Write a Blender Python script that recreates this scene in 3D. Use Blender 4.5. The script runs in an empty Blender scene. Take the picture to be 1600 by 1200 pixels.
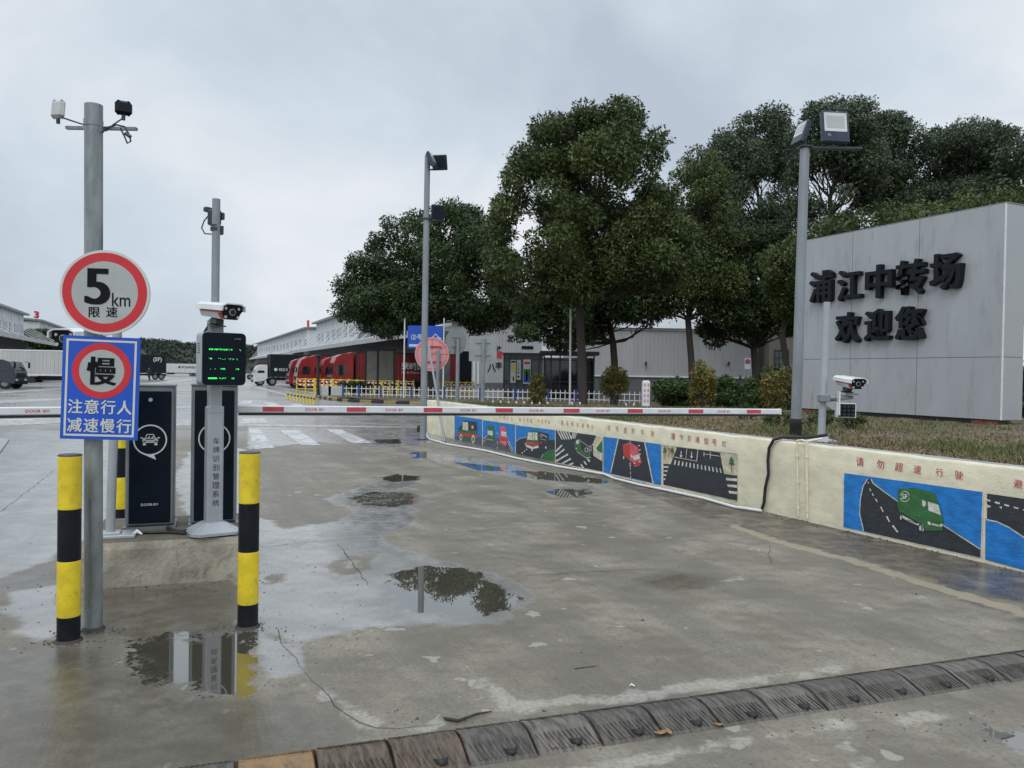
import bpy, math, random
import numpy as np
from mathutils import Vector, Matrix
random.seed(7); rng = np.random.default_rng(7)
SC = bpy.context.scene
COL = SC.collection
# ------------------------------------------------------------ camera
CAMH, FPX, PITCH, ROLL = 1.70, 1220.0, 0.0131, 0.016
CM = Matrix.Rotation(math.pi/2-PITCH, 3, 'X') @ Matrix.Rotation(ROLL, 3, 'Z')
cd = bpy.data.cameras.new('camera'); cam = bpy.data.objects.new('camera', cd); COL.objects.link(cam)
cd.sensor_fit = 'HORIZONTAL'; cd.sensor_width = 36; cd.lens = FPX/1600*36
cd.clip_start = .05; cd.clip_end = 4000
cam.matrix_world = Matrix.Translation((0, 0, CAMH)) @ CM.to_4x4()
SC.camera = cam
# ------------------------------------------------------------ sky and sun
w = bpy.data.worlds.new('World'); SC.world = w; w.use_nodes = True
SUN_EL, SUN_AZ = math.radians(52), math.radians(-165)
def build_world():
    nt = w.node_tree; N = nt.nodes; L = nt.links; N.clear()
    out = N.new('ShaderNodeOutputWorld'); bg = N.new('ShaderNodeBackground'); bg.inputs[1].default_value = .1
    sky = N.new('ShaderNodeTexSky'); sky.sky_type = 'NISHITA'; sky.sun_disc = False
    sky.sun_elevation = SUN_EL; sky.sun_rotation = SUN_AZ; sky.air_density = 1; sky.dust_density = 3
    tc = N.new('ShaderNodeTexCoord')
    mp = N.new('ShaderNodeMapping'); mp.inputs['Scale'].default_value = (1.0, 1.0, 1.3); mp.inputs['Location'].default_value = (.9, .35, .6)
    n1 = N.new('ShaderNodeTexNoise'); n1.inputs['Scale'].default_value = 2.3; n1.inputs['Detail'].default_value = 8; n1.inputs['Roughness'].default_value = .52; n1.inputs['Distortion'].default_value = .35
    r1 = N.new('ShaderNodeValToRGB'); e = r1.color_ramp.elements
    e[0].position = .34; e[0].color = (.45, .51, .59, 1); e[1].position = .66; e[1].color = (.78, .80, .83, 1)
    m = e.new(.5); m.color = (.57, .645, .715, 1)
    L.new(tc.outputs['Generated'], mp.inputs[0]); L.new(mp.outputs[0], n1.inputs[0]); L.new(n1.outputs['Fac'], r1.inputs[0])
    sx = N.new('ShaderNodeSeparateXYZ'); L.new(tc.outputs['Generated'], sx.inputs[0])
    mr = N.new('ShaderNodeMapRange'); mr.interpolation_type = 'SMOOTHSTEP'
    mr.inputs[1].default_value = .42; mr.inputs[2].default_value = 1.0; mr.inputs[3].default_value = 10; mr.inputs[4].default_value = 17
    L.new(sx.outputs[2], mr.inputs[0])
    sc = N.new('ShaderNodeVectorMath'); sc.operation = 'SCALE'; L.new(r1.outputs[0], sc.inputs[0]); L.new(mr.outputs[0], sc.inputs[3])
    mx = N.new('ShaderNodeMix'); mx.data_type = 'RGBA'; mx.inputs[0].default_value = .95
    L.new(sky.outputs[0], mx.inputs[6]); L.new(sc.outputs[0], mx.inputs[7])
    L.new(mx.outputs[2], bg.inputs[0]); L.new(bg.outputs[0], out.inputs[0])
build_world()
ld = bpy.data.lights.new('sun', 'SUN'); ld.energy = 1.2; ld.angle = math.radians(40); ld.color = (1, .985, .96)
sun = bpy.data.objects.new('sun', ld); COL.objects.link(sun)
sun.rotation_euler = Vector((-math.sin(SUN_AZ)*math.cos(SUN_EL), -math.cos(SUN_AZ)*math.cos(SUN_EL), -math.sin(SUN_EL))).to_track_quat('-Z', 'Y').to_euler()
SC.view_settings.view_transform = 'Standard'; SC.view_settings.look = 'None'; SC.view_settings.gamma = 1; SC.view_settings.exposure = 0.18
SC.render.engine = 'CYCLES'; SC.cycles.use_denoising = True; SC.cycles.max_bounces = 6; SC.cycles.transparent_max_bounces = 6
SC.cycles.caustics_reflective = False; SC.cycles.caustics_refractive = False

# ------------------------------------------------------------ picture -> place helpers
def ray(u, v):
    return CM @ Vector(((u-800)/FPX, (600-v)/FPX, -1))
def G(u, v, z=0.0):                       # point on a level plane
    d = ray(u, v); t = (z-CAMH)/d.z; return Vector((d.x*t, d.y*t, z))
def A(u, v, Y):                           # point at distance Y
    d = ray(u, v); t = Y/d.y; return Vector((d.x*t, Y, CAMH+d.z*t))
def onplane(u, v, P, n):
    d = ray(u, v); o = Vector((0, 0, CAMH)); t = (P-o).dot(n)/d.dot(n); return o+d*t
Dv = Vector((-.392, .92, 0)).normalized(); Uv = Vector((.92, .392, 0)).normalized()
ROADA = math.atan2(Uv.y, Uv.x)

# ------------------------------------------------------------ mesh helpers
class MB:
    def __init__(s): s.v = []; s.f = []; s.m = []; s.s = []; s.mi = 0; s.sm = False; s.M = None; s.cuts = []
    def add(s, vs, fs, smooth=None):
        o = len(s.v); s.cuts.append((o, len(s.f)))
        if s.M is not None: vs = [s.M @ Vector(p) for p in vs]
        s.v += [tuple(p) for p in vs]
        sm = s.sm if smooth is None else smooth
        for f in fs: s.f.append([i+o for i in f]); s.m.append(s.mi); s.s.append(sm)
    def box(s, c, d, rz=0, bev=0, R=None):
        x, y, z = d[0]/2, d[1]/2, d[2]/2; C = Vector(c)
        Rm = R if R is not None else Matrix.Rotation(rz, 3, 'Z')
        if bev <= 0:
            P = [(-x,-y,-z),(x,-y,-z),(x,y,-z),(-x,y,-z),(-x,-y,z),(x,-y,z),(x,y,z),(-x,y,z)]
            s.add([C+Rm@Vector(p) for p in P], [(3,2,1,0),(4,5,6,7),(0,1,5,4),(1,2,6,5),(2,3,7,6),(3,0,4,7)])
        else:
            b = min(bev, x*.9, y*.9, z*.9)
            def ring(hx, hy, zz): return [(-hx+b,-hy,zz),(hx-b,-hy,zz),(hx,-hy+b,zz),(hx,hy-b,zz),(hx-b,hy,zz),(-hx+b,hy,zz),(-hx,hy-b,zz),(-hx,-hy+b,zz)]
            P = ring(x-b, y-b, -z)+ring(x, y, -z+b)+ring(x, y, z-b)+ring(x-b, y-b, z)
            F = [tuple(range(7,-1,-1)), tuple(range(24,32))]
            for k in range(3):
                for i in range(8): j = (i+1) % 8; F.append((k*8+i, k*8+j, k*8+8+j, k*8+8+i))
            s.add([C+Rm@Vector(p) for p in P], F)
    def tube(s, pts, r, n=10, cap=True, smooth=True):
        pts = [Vector(p) for p in pts]; rs = r if isinstance(r, (list, tuple)) else [r]*len(pts)
        V = []; F = []; up = None
        for i, p in enumerate(pts):
            t = (pts[min(i+1, len(pts)-1)]-pts[max(i-1, 0)]).normalized()
            if up is None: up = Vector((0,0,1)) if abs(t.z) < .9 else Vector((0,1,0))
            a = t.cross(up).normalized(); b = a.cross(t).normalized(); up = b
            for k in range(n):
                q = 2*math.pi*k/n; V.append(p+(a*math.cos(q)+b*math.sin(q))*rs[i])
        for i in range(len(pts)-1):
            for k in range(n):
                j = (k+1) % n; F.append((i*n+k, i*n+j, (i+1)*n+j, (i+1)*n+k))
        s.add(V, F, smooth)
        if cap:
            m = len(pts)-1
            s.add(V[:n]+V[m*n:], [tuple(range(n-1,-1,-1)), tuple(range(n, 2*n))], False)
    def cyl(s, a, b, r, n=16, r2=None): s.tube([a, b], [r, r if r2 is None else r2], n)
    def lathe(s, prof, c=(0,0,0), n=24):     # prof: (r, z)
        V = []; F = []; C = Vector(c)
        for r, z in prof:
            for k in range(n): q = 2*math.pi*k/n; V.append(C+Vector((r*math.cos(q), r*math.sin(q), z)))
        for i in range(len(prof)-1):
            for k in range(n): j = (k+1) % n; F.append((i*n+k, i*n+j, (i+1)*n+j, (i+1)*n+k))
        s.add(V, F, True)
        s.add(V[:n], [tuple(range(n-1,-1,-1))], False); s.add(V[-n:], [tuple(range(n))], False)
    def face(s, pts): s.add(pts, [tuple(range(len(pts)))])
    def prism(s, pts, dvec):                 # polygon (3D points) pushed along dvec
        n = len(pts); dv = Vector(dvec); P = [Vector(p) for p in pts]
        s.add(P+[p+dv for p in P], [tuple(range(n-1,-1,-1)), tuple(range(n, 2*n))]+[(i,(i+1)%n,n+(i+1)%n,n+i) for i in range(n)])
    def merge(s, verts, faces, M): s.add([M@Vector(v) for v in verts], faces)
def add_mesh(name, vs, fs, mats, mi=None, sm=None):
    me = bpy.data.meshes.new(name); me.from_pydata([tuple(v) for v in vs], [], fs)
    for m in mats: me.materials.append(m)
    if mi is not None: me.polygons.foreach_set('material_index', mi)
    if sm is not None: me.polygons.foreach_set('use_smooth', sm)
    me.update(); return me
def npmesh(name, V, F, mats, tint=None, smooth=False):
    me = bpy.data.meshes.new(name); k = F.shape[1]
    me.vertices.add(len(V)); me.vertices.foreach_set('co', V.astype(np.float32).ravel())
    me.loops.add(F.size); me.loops.foreach_set('vertex_index', F.astype(np.int32).ravel())
    me.polygons.add(len(F)); me.polygons.foreach_set('loop_start', np.arange(0, F.size, k, dtype=np.int32))
    for m in mats: me.materials.append(m)
    if smooth: me.polygons.foreach_set('use_smooth', np.ones(len(F), dtype=bool))
    me.update(calc_edges=True)
    if tint is not None:
        a = me.attributes.new('tint', 'FLOAT', 'POINT'); a.data.foreach_set('value', tint.astype(np.float32))
    return me
def link(name, me, parent=None):
    o = bpy.data.objects.new(name, me); COL.objects.link(o)
    if parent is not None: o.parent = parent
    return o
def tag(o, label=None, cat=None, group=None, kind=None):
    if label: o['label'] = label
    if cat: o['category'] = cat
    if group: o['group'] = group
    if kind: o['kind'] = kind
    return o
def thing(name, label, cat, loc=(0,0,0), rz=0, group=None):
    o = bpy.data.objects.new(name, None); COL.objects.link(o); o.location = loc; o.rotation_euler = (0,0,rz)
    o.empty_display_size = .2
    return tag(o, label, cat, group)
def inv(parent):
    return (Matrix.Translation(parent.location) @ Matrix.Rotation(parent.rotation_euler[2], 4, 'Z')).inverted()
def part(name, mb, mats, parent, label=None, world=False):
    if not isinstance(mats, (list, tuple)): mats = [mats]
    vs = mb.v
    if world:
        I = inv(parent); vs = [I @ Vector(p) for p in vs]
    o = link(name, add_mesh(name, vs, mb.f, mats, mb.m, mb.s), parent)
    if label: o['label'] = label
    return o
def part_each(name, mb, mats, parent, per=1, world=False):
    cuts = mb.cuts[::per]; n = len(cuts)
    for i, (v0, f0) in enumerate(cuts):
        v1, f1 = cuts[i+1] if i+1 < n else (len(mb.v), len(mb.f)); q = MB(); q.v = mb.v[v0:v1]; q.f = [[j-v0 for j in f] for f in mb.f[f0:f1]]; q.m = mb.m[f0:f1]; q.s = mb.s[f0:f1]
        part(name, q, mats, parent, world=world)
def solo(name, mb, mats, label, cat, group=None, kind=None, base=None):
    if not isinstance(mats, (list, tuple)): mats = [mats]
    if base is None:
        zs = min(p[2] for p in mb.v); base = Vector((sum(p[0] for p in mb.v)/len(mb.v), sum(p[1] for p in mb.v)/len(mb.v), zs))
    vs = [Vector(p)-Vector(base) for p in mb.v]
    o = link(name, add_mesh(name, vs, mb.f, mats, mb.m, mb.s)); o.location = base
    return tag(o, label, cat, group, kind)
def copy_tree(o, parent=None):
    c = o.copy(); COL.objects.link(c)
    if parent is not None: c.parent = parent
    for ch in list(o.children):
        copy_tree(ch, c)
    return c
_tc = {}
def textgeo(body, bold=0.0, depth=0.0):
    """verts/faces of a text 1 unit high per line, centred, in XY, +Z out; bold = outline offset"""
    k = (body, bold, depth)
    if k in _tc: return _tc[k]
    cu = bpy.data.curves.new('t', 'FONT'); cu.body = body; cu.offset = bold; cu.extrude = depth; cu.resolution_u = 8 if body.isascii() and len(body) < 3 else 2
    o = bpy.data.objects.new('t', cu); COL.objects.link(o)
    bpy.context.view_layer.update()
    dg = bpy.context.evaluated_depsgraph_get()
    me = bpy.data.meshes.new_from_object(o.evaluated_get(dg))
    V = [v.co.copy() for v in me.vertices]; F = [tuple(p.vertices) for p in me.polygons]
    bpy.data.objects.remove(o); bpy.data.curves.remove(cu); bpy.data.meshes.remove(me)
    x0 = min(v.x for v in V); x1 = max(v.x for v in V); y0 = min(v.y for v in V); y1 = max(v.y for v in V)
    c = Vector(((x0+x1)/2, (y0+y1)/2, 0)); V = [v-c for v in V]
    _tc[k] = (V, F, x1-x0, y1-y0); return _tc[k]
def put_text(mb, body, P, right, up, w=None, h=None, bold=0.0, depth=0.0, bevel=0):
    """place text centred on P; right/up unit vectors; fits width w and/or height h"""
    V, F, tw, th = textgeo(body, bold, depth)
    sx = (w/tw) if w else h/th; sy = (h/th) if h else sx
    R = Vector(right).normalized(); U = Vector(up).normalized(); N = R.cross(U).normalized(); P = Vector(P)
    mb.add([P+R*(v.x*sx)+U*(v.y*sy)+N*(v.z*min(sx, sy)) for v in V], F)

# ------------------------------------------------------------ materials
def nodes(m): m.use_nodes = True; return m.node_tree.nodes, m.node_tree.links, m.node_tree.nodes['Principled BSDF']
def c4(c): return (c[0], c[1], c[2], 1)
def ramp(N, stops):
    r = N.new('ShaderNodeValToRGB'); e = r.color_ramp.elements
    while len(e) > 1: e.remove(e[-1])
    e[0].position = stops[0][0]; e[0].color = c4(stops[0][1])
    for p, c in stops[1:]: k = e.new(p); k.color = c4(c)
    return r
def mixc(N, L, fac, a, b, mode='MIX'):
    m = N.new('ShaderNodeMix'); m.data_type = 'RGBA'; m.blend_type = mode
    for i, x in ((0, fac), (6, a), (7, b)):
        if isinstance(x, (int, float)): m.inputs[i].default_value = x if i == 0 else (x, x, x, 1)
        elif isinstance(x, tuple): m.inputs[i].default_value = c4(x)
        else: L.new(x, m.inputs[i])
    return m.outputs[2]
def noise(N, L, vec, scale, detail=5, rough=.55, dist=0):
    n = N.new('ShaderNodeTexNoise'); n.inputs['Scale'].default_value = scale; n.inputs['Detail'].default_value = detail
    n.inputs['Roughness'].default_value = rough; n.inputs['Distortion'].default_value = dist
    if vec is not None: L.new(vec, n.inputs['Vector'])
    return n.outputs['Fac']
def maprange(N, L, x, a, b, c=0., d=1., smooth=True):
    m = N.new('ShaderNodeMapRange'); m.interpolation_type = 'SMOOTHSTEP' if smooth else 'LINEAR'
    L.new(x, m.inputs[0])
    for i, q in enumerate((a, b, c, d)): m.inputs[i+1].default_value = q
    return m.outputs[0]
def math2(N, L, op, a, b=None, clamp=False):
    m = N.new('ShaderNodeMath'); m.operation = op; m.use_clamp = clamp
    for i, x in enumerate((a, b)):
        if x is None: continue
        if isinstance(x, (int, float)): m.inputs[i].default_value = x
        else: L.new(x, m.inputs[i])
    return m.outputs[0]
def mat(name, col, rough=.5, metal=0, var=.15, vs=3.0, bump=0, bs=60, dirt=0, dirtcol=(.10,.09,.075), spec=.5, stretch=None, emit=0, coat=0):
    m = bpy.data.materials.new(name); N, L, B = nodes(m)
    tc = N.new('ShaderNodeTexCoord'); vec = tc.outputs['Object']
    if stretch:
        mp = N.new('ShaderNodeMapping'); mp.inputs['Scale'].default_value = stretch; L.new(vec, mp.inputs[0]); vec = mp.outputs[0]
    n = noise(N, L, vec, vs, 6)
    f = maprange(N, L, n, .3, .7)
    c = mixc(N, L, f, tuple(x*(1-var) for x in col), tuple(min(1, x*(1+var)) for x in col))
    if dirt:
        d = noise(N, L, vec, vs*2.7, 8, .7); df = maprange(N, L, d, .5, .75, 0, dirt)
        c = mixc(N, L, df, c, dirtcol)
    L.new(c, B.inputs['Base Color'])
    L.new(maprange(N, L, n, .3, .7, max(.02, rough*.8), min(1, rough*1.2)), B.inputs['Roughness'])
    B.inputs['Metallic'].default_value = metal
    B.inputs['Specular IOR Level'].default_value = spec
    if coat: B.inputs['Coat Weight'].default_value = coat; B.inputs['Coat Roughness'].default_value = .1
    if bump:
        b = N.new('ShaderNodeBump'); b.inputs['Strength'].default_value = bump; b.inputs['Distance'].default_value = .01
        L.new(noise(N, L, vec, bs, 4), b.inputs['Height']); L.new(b.outputs[0], B.inputs['Normal'])
    if emit: L.new(c, B.inputs['Emission Color']); B.inputs['Emission Strength'].default_value = emit
    return m
def ribbed(name, col, scale, axis='X', depth=.02, rough=.5, dirt=.3, var=.1, vs=.6, dk=.0, metal=0):
    """sheet metal with ribs running up; axis is the local coordinate across the ribs"""
    m = bpy.data.materials.new(name); N, L, B = nodes(m)
    tc = N.new('ShaderNodeTexCoord'); sp = N.new('ShaderNodeSeparateXYZ'); L.new(tc.outputs['Object'], sp.inputs[0])
    if axis == 'XY': x = math2(N, L, 'ADD', sp.outputs[0], math2(N, L, 'MULTIPLY', sp.outputs[1], .9))
    else: x = sp.outputs['XYZ'.index(axis)]
    wv = math2(N, L, 'SINE', math2(N, L, 'MULTIPLY', x, 2*math.pi/scale))
    h = maprange(N, L, wv, -.4, .4)
    mp = N.new('ShaderNodeMapping'); mp.inputs['Scale'].default_value = (3, 3, .5); L.new(tc.outputs['Object'], mp.inputs[0])
    n = noise(N, L, mp.outputs[0], vs, 7, .6); f = maprange(N, L, n, .35, .7)
    c = mixc(N, L, f, tuple(q*(1-var) for q in col), tuple(min(1, q*(1+var)) for q in col))
    d = noise(N, L, mp.outputs[0], vs*4, 8, .7)
    c = mixc(N, L, maprange(N, L, d, .55, .8, 0, dirt), c, (.13, .11, .09))
    L.new(c, B.inputs['Base Color']); B.inputs['Roughness'].default_value = rough; B.inputs['Metallic'].default_value = metal
    b = N.new('ShaderNodeBump'); b.inputs['Strength'].default_value = 1; b.inputs['Distance'].default_value = depth
    L.new(h, b.inputs['Height']); L.new(b.outputs[0], B.inputs['Normal'])
    return m
def leafmat(name, dark, light, warm=(.16,.13,.03), wf=.1):
    m = bpy.data.materials.new(name); N, L, B = nodes(m)
    at = N.new('ShaderNodeAttribute'); at.attribute_name = 'tint'
    c = mixc(N, L, maprange(N, L, at.outputs['Fac'], 0, 1, smooth=False), dark, light)
    c = mixc(N, L, maprange(N, L, at.outputs['Fac'], 1-wf, 1-wf*.6, 0, 1), c, warm)
    L.new(c, B.inputs['Base Color']); B.inputs['Roughness'].default_value = .42; B.inputs['Specular IOR Level'].default_value = .35
    B.inputs['Transmission Weight'].default_value = 0
    tr = N.new('ShaderNodeBsdfTranslucent'); L.new(c, tr.inputs[0]); ms = N.new('ShaderNodeMixShader'); ms.inputs[0].default_value = .2
    L.new(B.outputs[0], ms.inputs[1]); L.new(tr.outputs[0], ms.inputs[2]); L.new(ms.outputs[0], N['Material Output'].inputs[0])
    return m
M = {}
M['galv'] = mat('galvanised steel', (.26,.29,.30), .42, .45, .28, 9, .15, 90, .35, (.16,.16,.16), stretch=(1,1,.35))
M['greypole'] = mat('grey painted pole', (.25,.28,.30), .42, .1, .12, 4, dirt=.25, stretch=(1,1,.4))
M['white'] = mat('white paint', (.74,.76,.78), .35, 0, .06, 4, dirt=.25, dirtcol=(.35,.34,.31))
M['whitepl'] = mat('white plastic', (.72,.74,.75), .3, 0, .05, 5, dirt=.2, dirtcol=(.4,.38,.33))
M['dirtywhite'] = mat('dirty white', (.52,.53,.52), .55, 0, .14, 5, dirt=.55, dirtcol=(.22,.2,.17))
M['black'] = mat('black plastic', (.007,.009,.013), .4, 0, .3, 6, spec=.18)
M['navy'] = mat('dark navy gloss panel', (.006,.011,.019), .2, 0, .2, 3, spec=.12)
M['rubber'] = mat('black rubber', (.018,.018,.02), .6, 0, .3, 8, .3, 60)
M['darksteel'] = mat('dark steel', (.05,.06,.07), .4, .3, .2, 5)
M['cabgrey'] = mat('cabinet grey metal', (.23,.25,.26), .42, .35, .08, 4, dirt=.25, dirtcol=(.12,.11,.1))
M['silver'] = mat('silver grey paint', (.40,.43,.46), .38, .2, .06, 4, dirt=.25, dirtcol=(.2,.19,.17))
M['red'] = mat('red paint', (.56,.035,.045), .4, 0, .1, 4, dirt=.15)
M['redfade'] = mat('weathered red tape', (.52,.06,.085), .5, 0, .15, 12, dirt=.2, dirtcol=(.5,.3,.3))
M['yellow'] = mat('yellow reflective sleeve', (.78,.60,.03), .35, 0, .14, 7, dirt=.45, dirtcol=(.22,.18,.07))
M['blackslv'] = mat('black reflective sleeve', (.007,.009,.014), .4, 0, .3, 5, dirt=.35, dirtcol=(.045,.045,.045), spec=.25)
M['signblue'] = mat('sign blue', (.010,.085,.52), .35, 0, .08, 4, dirt=.08)
M['signwhite'] = mat('sign white', (.60,.63,.62), .35, 0, .05, 4, dirt=.2, dirtcol=(.4,.4,.37))
M['signgrey'] = mat('sign face grey', (.40,.43,.43), .4, 0, .06, 6, dirt=.2, dirtcol=(.3,.3,.28))
M['signred'] = mat('sign red', (.58,.025,.035), .35, 0, .08, 4, dirt=.15, dirtcol=(.5,.12,.12))
M['signblack'] = mat('sign black', (.008,.008,.012), .5, 0, .1, 4, spec=.12)
M['glass'] = mat('dark glass', (.015,.02,.025), .06, 0, .2, 2, spec=.8)
M['led'] = mat('green led', (.05,.9,.12), .5, 0, 0, emit=1.6)
M['ledw'] = mat('white led', (.6,.75,.7), .5, 0, 0, emit=1.0)
M['lampglass'] = mat('floodlight glass', (.42,.46,.44), .15, 0, .05, 3)
M['reflector'] = mat('floodlight reflector', (.62,.64,.64), .25, .3, .05, 3)
M['bark'] = mat('bark', (.045,.038,.032), .85, 0, .4, 6, .9, 25, stretch=(3,3,.6))
M['barkpale'] = mat('pale bark', (.13,.105,.08), .85, 0, .3, 8, .6, 30)
M['redbrick'] = mat('red hollow brick', (.24,.085,.06), .8, 0, .2, 12, .5, 60)
M['concrete'] = mat('island concrete', (.38,.35,.28), .8, 0, .38, 3.2, .8, 35, .85, (.12,.10,.07))
M['kerbtop'] = mat('grey cement', (.31,.31,.32), .75, 0, .15, 5, .5, 40, .4)
M['pinksign'] = mat('faded pink sign back', (.62,.30,.32), .5, 0, .08, 4, dirt=.2, dirtcol=(.4,.25,.25))
M['signback'] = mat('aluminium sign back', (.33,.36,.37), .45, .35, .08, 3, dirt=.2)

# ============================================================ GROUND
def sdpoly(X, Y, poly):
    """signed distance to polygon, positive inside"""
    P = np.array(poly); n = len(P); d = np.full(X.shape, 1e9); ins = np.zeros(X.shape, bool)
    for i in range(n):
        a = P[i]; b = P[(i+1) % n]; e = b-a; L2 = max(1e-9, (e**2).sum())
        t = np.clip(((X-a[0])*e[0]+(Y-a[1])*e[1])/L2, 0, 1)
        d = np.minimum(d, (X-a[0]-t*e[0])**2+(Y-a[1]-t*e[1])**2)
        c = ((a[1] > Y) != (b[1] > Y)); xx = (b[0]-a[0])*(Y-a[1])/(b[1]-a[1]+1e-12)+a[0]
        ins ^= c & (X < xx)
    d = np.sqrt(d); return np.where(ins, d, -d)
def pg(*pts): return [tuple(G(u, v)[:2]) for u, v in pts]
FILM = [pg((372,800),(420,812),(449,825),(503,818),(543,808),(555,799),(507,779),(530,772),(576,758),(601,747),(660,746),(655,755),(625,765),(655,778),(675,784),(645,792),(650,808),(643,822),(605,834),(600,850),(640,862),(700,880),(770,893),(835,930),(815,952),(770,974),(700,978),(640,974),(590,980),(530,988),(480,1002),(462,1014),(430,990),(400,985),(380,980),(372,900)),
        pg((0,668),(60,672),(160,676),(200,700),(200,760),(160,830),(110,850),(80,878),(30,890),(0,905),(-200,900),(-300,700)),
        pg((20,925),(90,915),(95,960),(88,995),(60,1002),(30,985),(5,950)),
        pg((372,985),(425,985),(470,1045),(440,1062),(400,1040),(380,1010)),
        pg((372,700),(400,708),(395,760),(400,800),(420,830),(380,850),(300,830),(270,750),(300,700)),
        pg((388,655),(700,668),(690,690),(600,700),(500,690),(388,702)),
        pg((640,705),(720,712),(880,742),(960,768),(900,760),(800,745),(700,728))]
DRYIN = [pg((510,882),(550,866),(590,868),(590,890),(545,898),(515,894)), pg((415,902),(435,898),(440,905),(425,912)),
         pg((180,745),(195,745),(190,770),(170,772)), pg((405,722),(500,708),(640,710),(650,735),(560,745),(520,765),(480,780),(540,800),(500,815),(450,822),(405,805))]
PUD = [pg((600,905),(625,890),(665,884),(715,886),(745,893),(765,908),(795,925),(815,938),(800,952),(770,961),(740,966),(700,961),(650,957),(620,945),(592,925)),
       pg((592,746),(620,741),(655,744),(655,750),(610,753)),
       pg((545,778),(580,769),(640,770),(658,775),(640,781),(655,786),(610,792),(570,789)),
       pg((205,1000),(270,988),(392,990),(398,1030),(402,1085),(330,1092),(280,1075),(230,1065),(185,1040)),
       pg((700,721),(760,727),(790,731),(785,737),(740,735),(705,728)), pg((800,735),(850,737),(905,743),(955,752),(940,756),(890,753),(830,748),(805,742)),
       pg((848,769),(875,764),(915,765),(930,770),(905,777),(862,778)),
       pg((585,687),(625,686),(625,693),(590,694)), pg((640,707),(668,706),(672,716),(645,716)),
       pg((1555,1140),(1620,1128),(1640,1180),(1575,1175))]
PALE = [pg((740,1050),(760,1062),(790,1078),(800,1092),(860,1092),(960,1084),(1060,1068),(1100,1060),(1200,1056),(1225,1050),(1320,1037),(1318,1048),(1230,1062),(1180,1068),(1060,1084),(1000,1094),(900,1103),(830,1110),(800,1117),(770,1112),(775,1095),(745,1070)),
        pg((497,1070),(515,1078),(540,1094),(570,1108),(600,1130),(650,1138),(690,1127),(692,1135),(640,1147),(600,1143),(560,1133),(540,1118),(520,1102),(500,1092)),
        pg((850,1205),(960,1190),(1100,1160),(1200,1144),(1200,1156),(1100,1177),(1000,1198),(980,1210)),
        pg((1212,1147),(1290,1126),(1360,1122),(1350,1133),(1270,1146),(1215,1151)), pg((1400,1122),(1440,1110),(1490,1118),(1440,1132),(1405,1131)),
        pg((1322,1188),(1345,1172),(1375,1190),(1370,1205),(1330,1205)), pg((1310,1165),(1330,1160),(1335,1175),(1318,1178)),
        pg((850,700),(900,712),(880,716),(840,706)),
        pg((1125,905),(1160,900),(1165,906),(1130,910)), pg((535,878),(560,876),(562,886),(540,888))]
DARK = [pg((985,903),(1050,893),(1130,903),(1105,920),(1050,926),(1000,916)), pg((130,925),(380,910),(395,985),(330,1000),(180,1010),(130,990)),
        pg((1425,905),(1560,880),(1600,900),(1600,940),(1520,925)), pg((0,1010),(170,1010),(330,1090),(420,1090),(545,1130),(560,1180),(300,1230),(-100,1230),(-100,1040)),
        pg((0,900),(90,880),(90,930),(20,925),(-60,930)), pg((560,772),(640,768),(660,780),(620,795),(560,790))]
W0 = G(667, 676); W1 = G(1600, 894); Wd = (W1-W0).normalized(); Wn = Vector((Wd.y, -Wd.x, 0))     # wall foot line, Wn points to the road
if Wn.x > 0: Wn = -Wn
WEND = (W1-W0).length+6.0
MUD = [pg((1600,975),(1500,938),(1430,910),(1330,877),(1225,850),(1150,828),(1080,800),(960,755),(860,722),(760,700),(670,682),(667,676),(900,728),(1200,799),(1400,847),(1600,894),(1800,942),(1900,1060))]
BAND = [pg((1140,824),(1225,852),(1330,879),(1430,912),(1600,964),(1700,995),(1700,985),(1600,952),(1430,903),(1330,871),(1225,846),(1150,820))]
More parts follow.
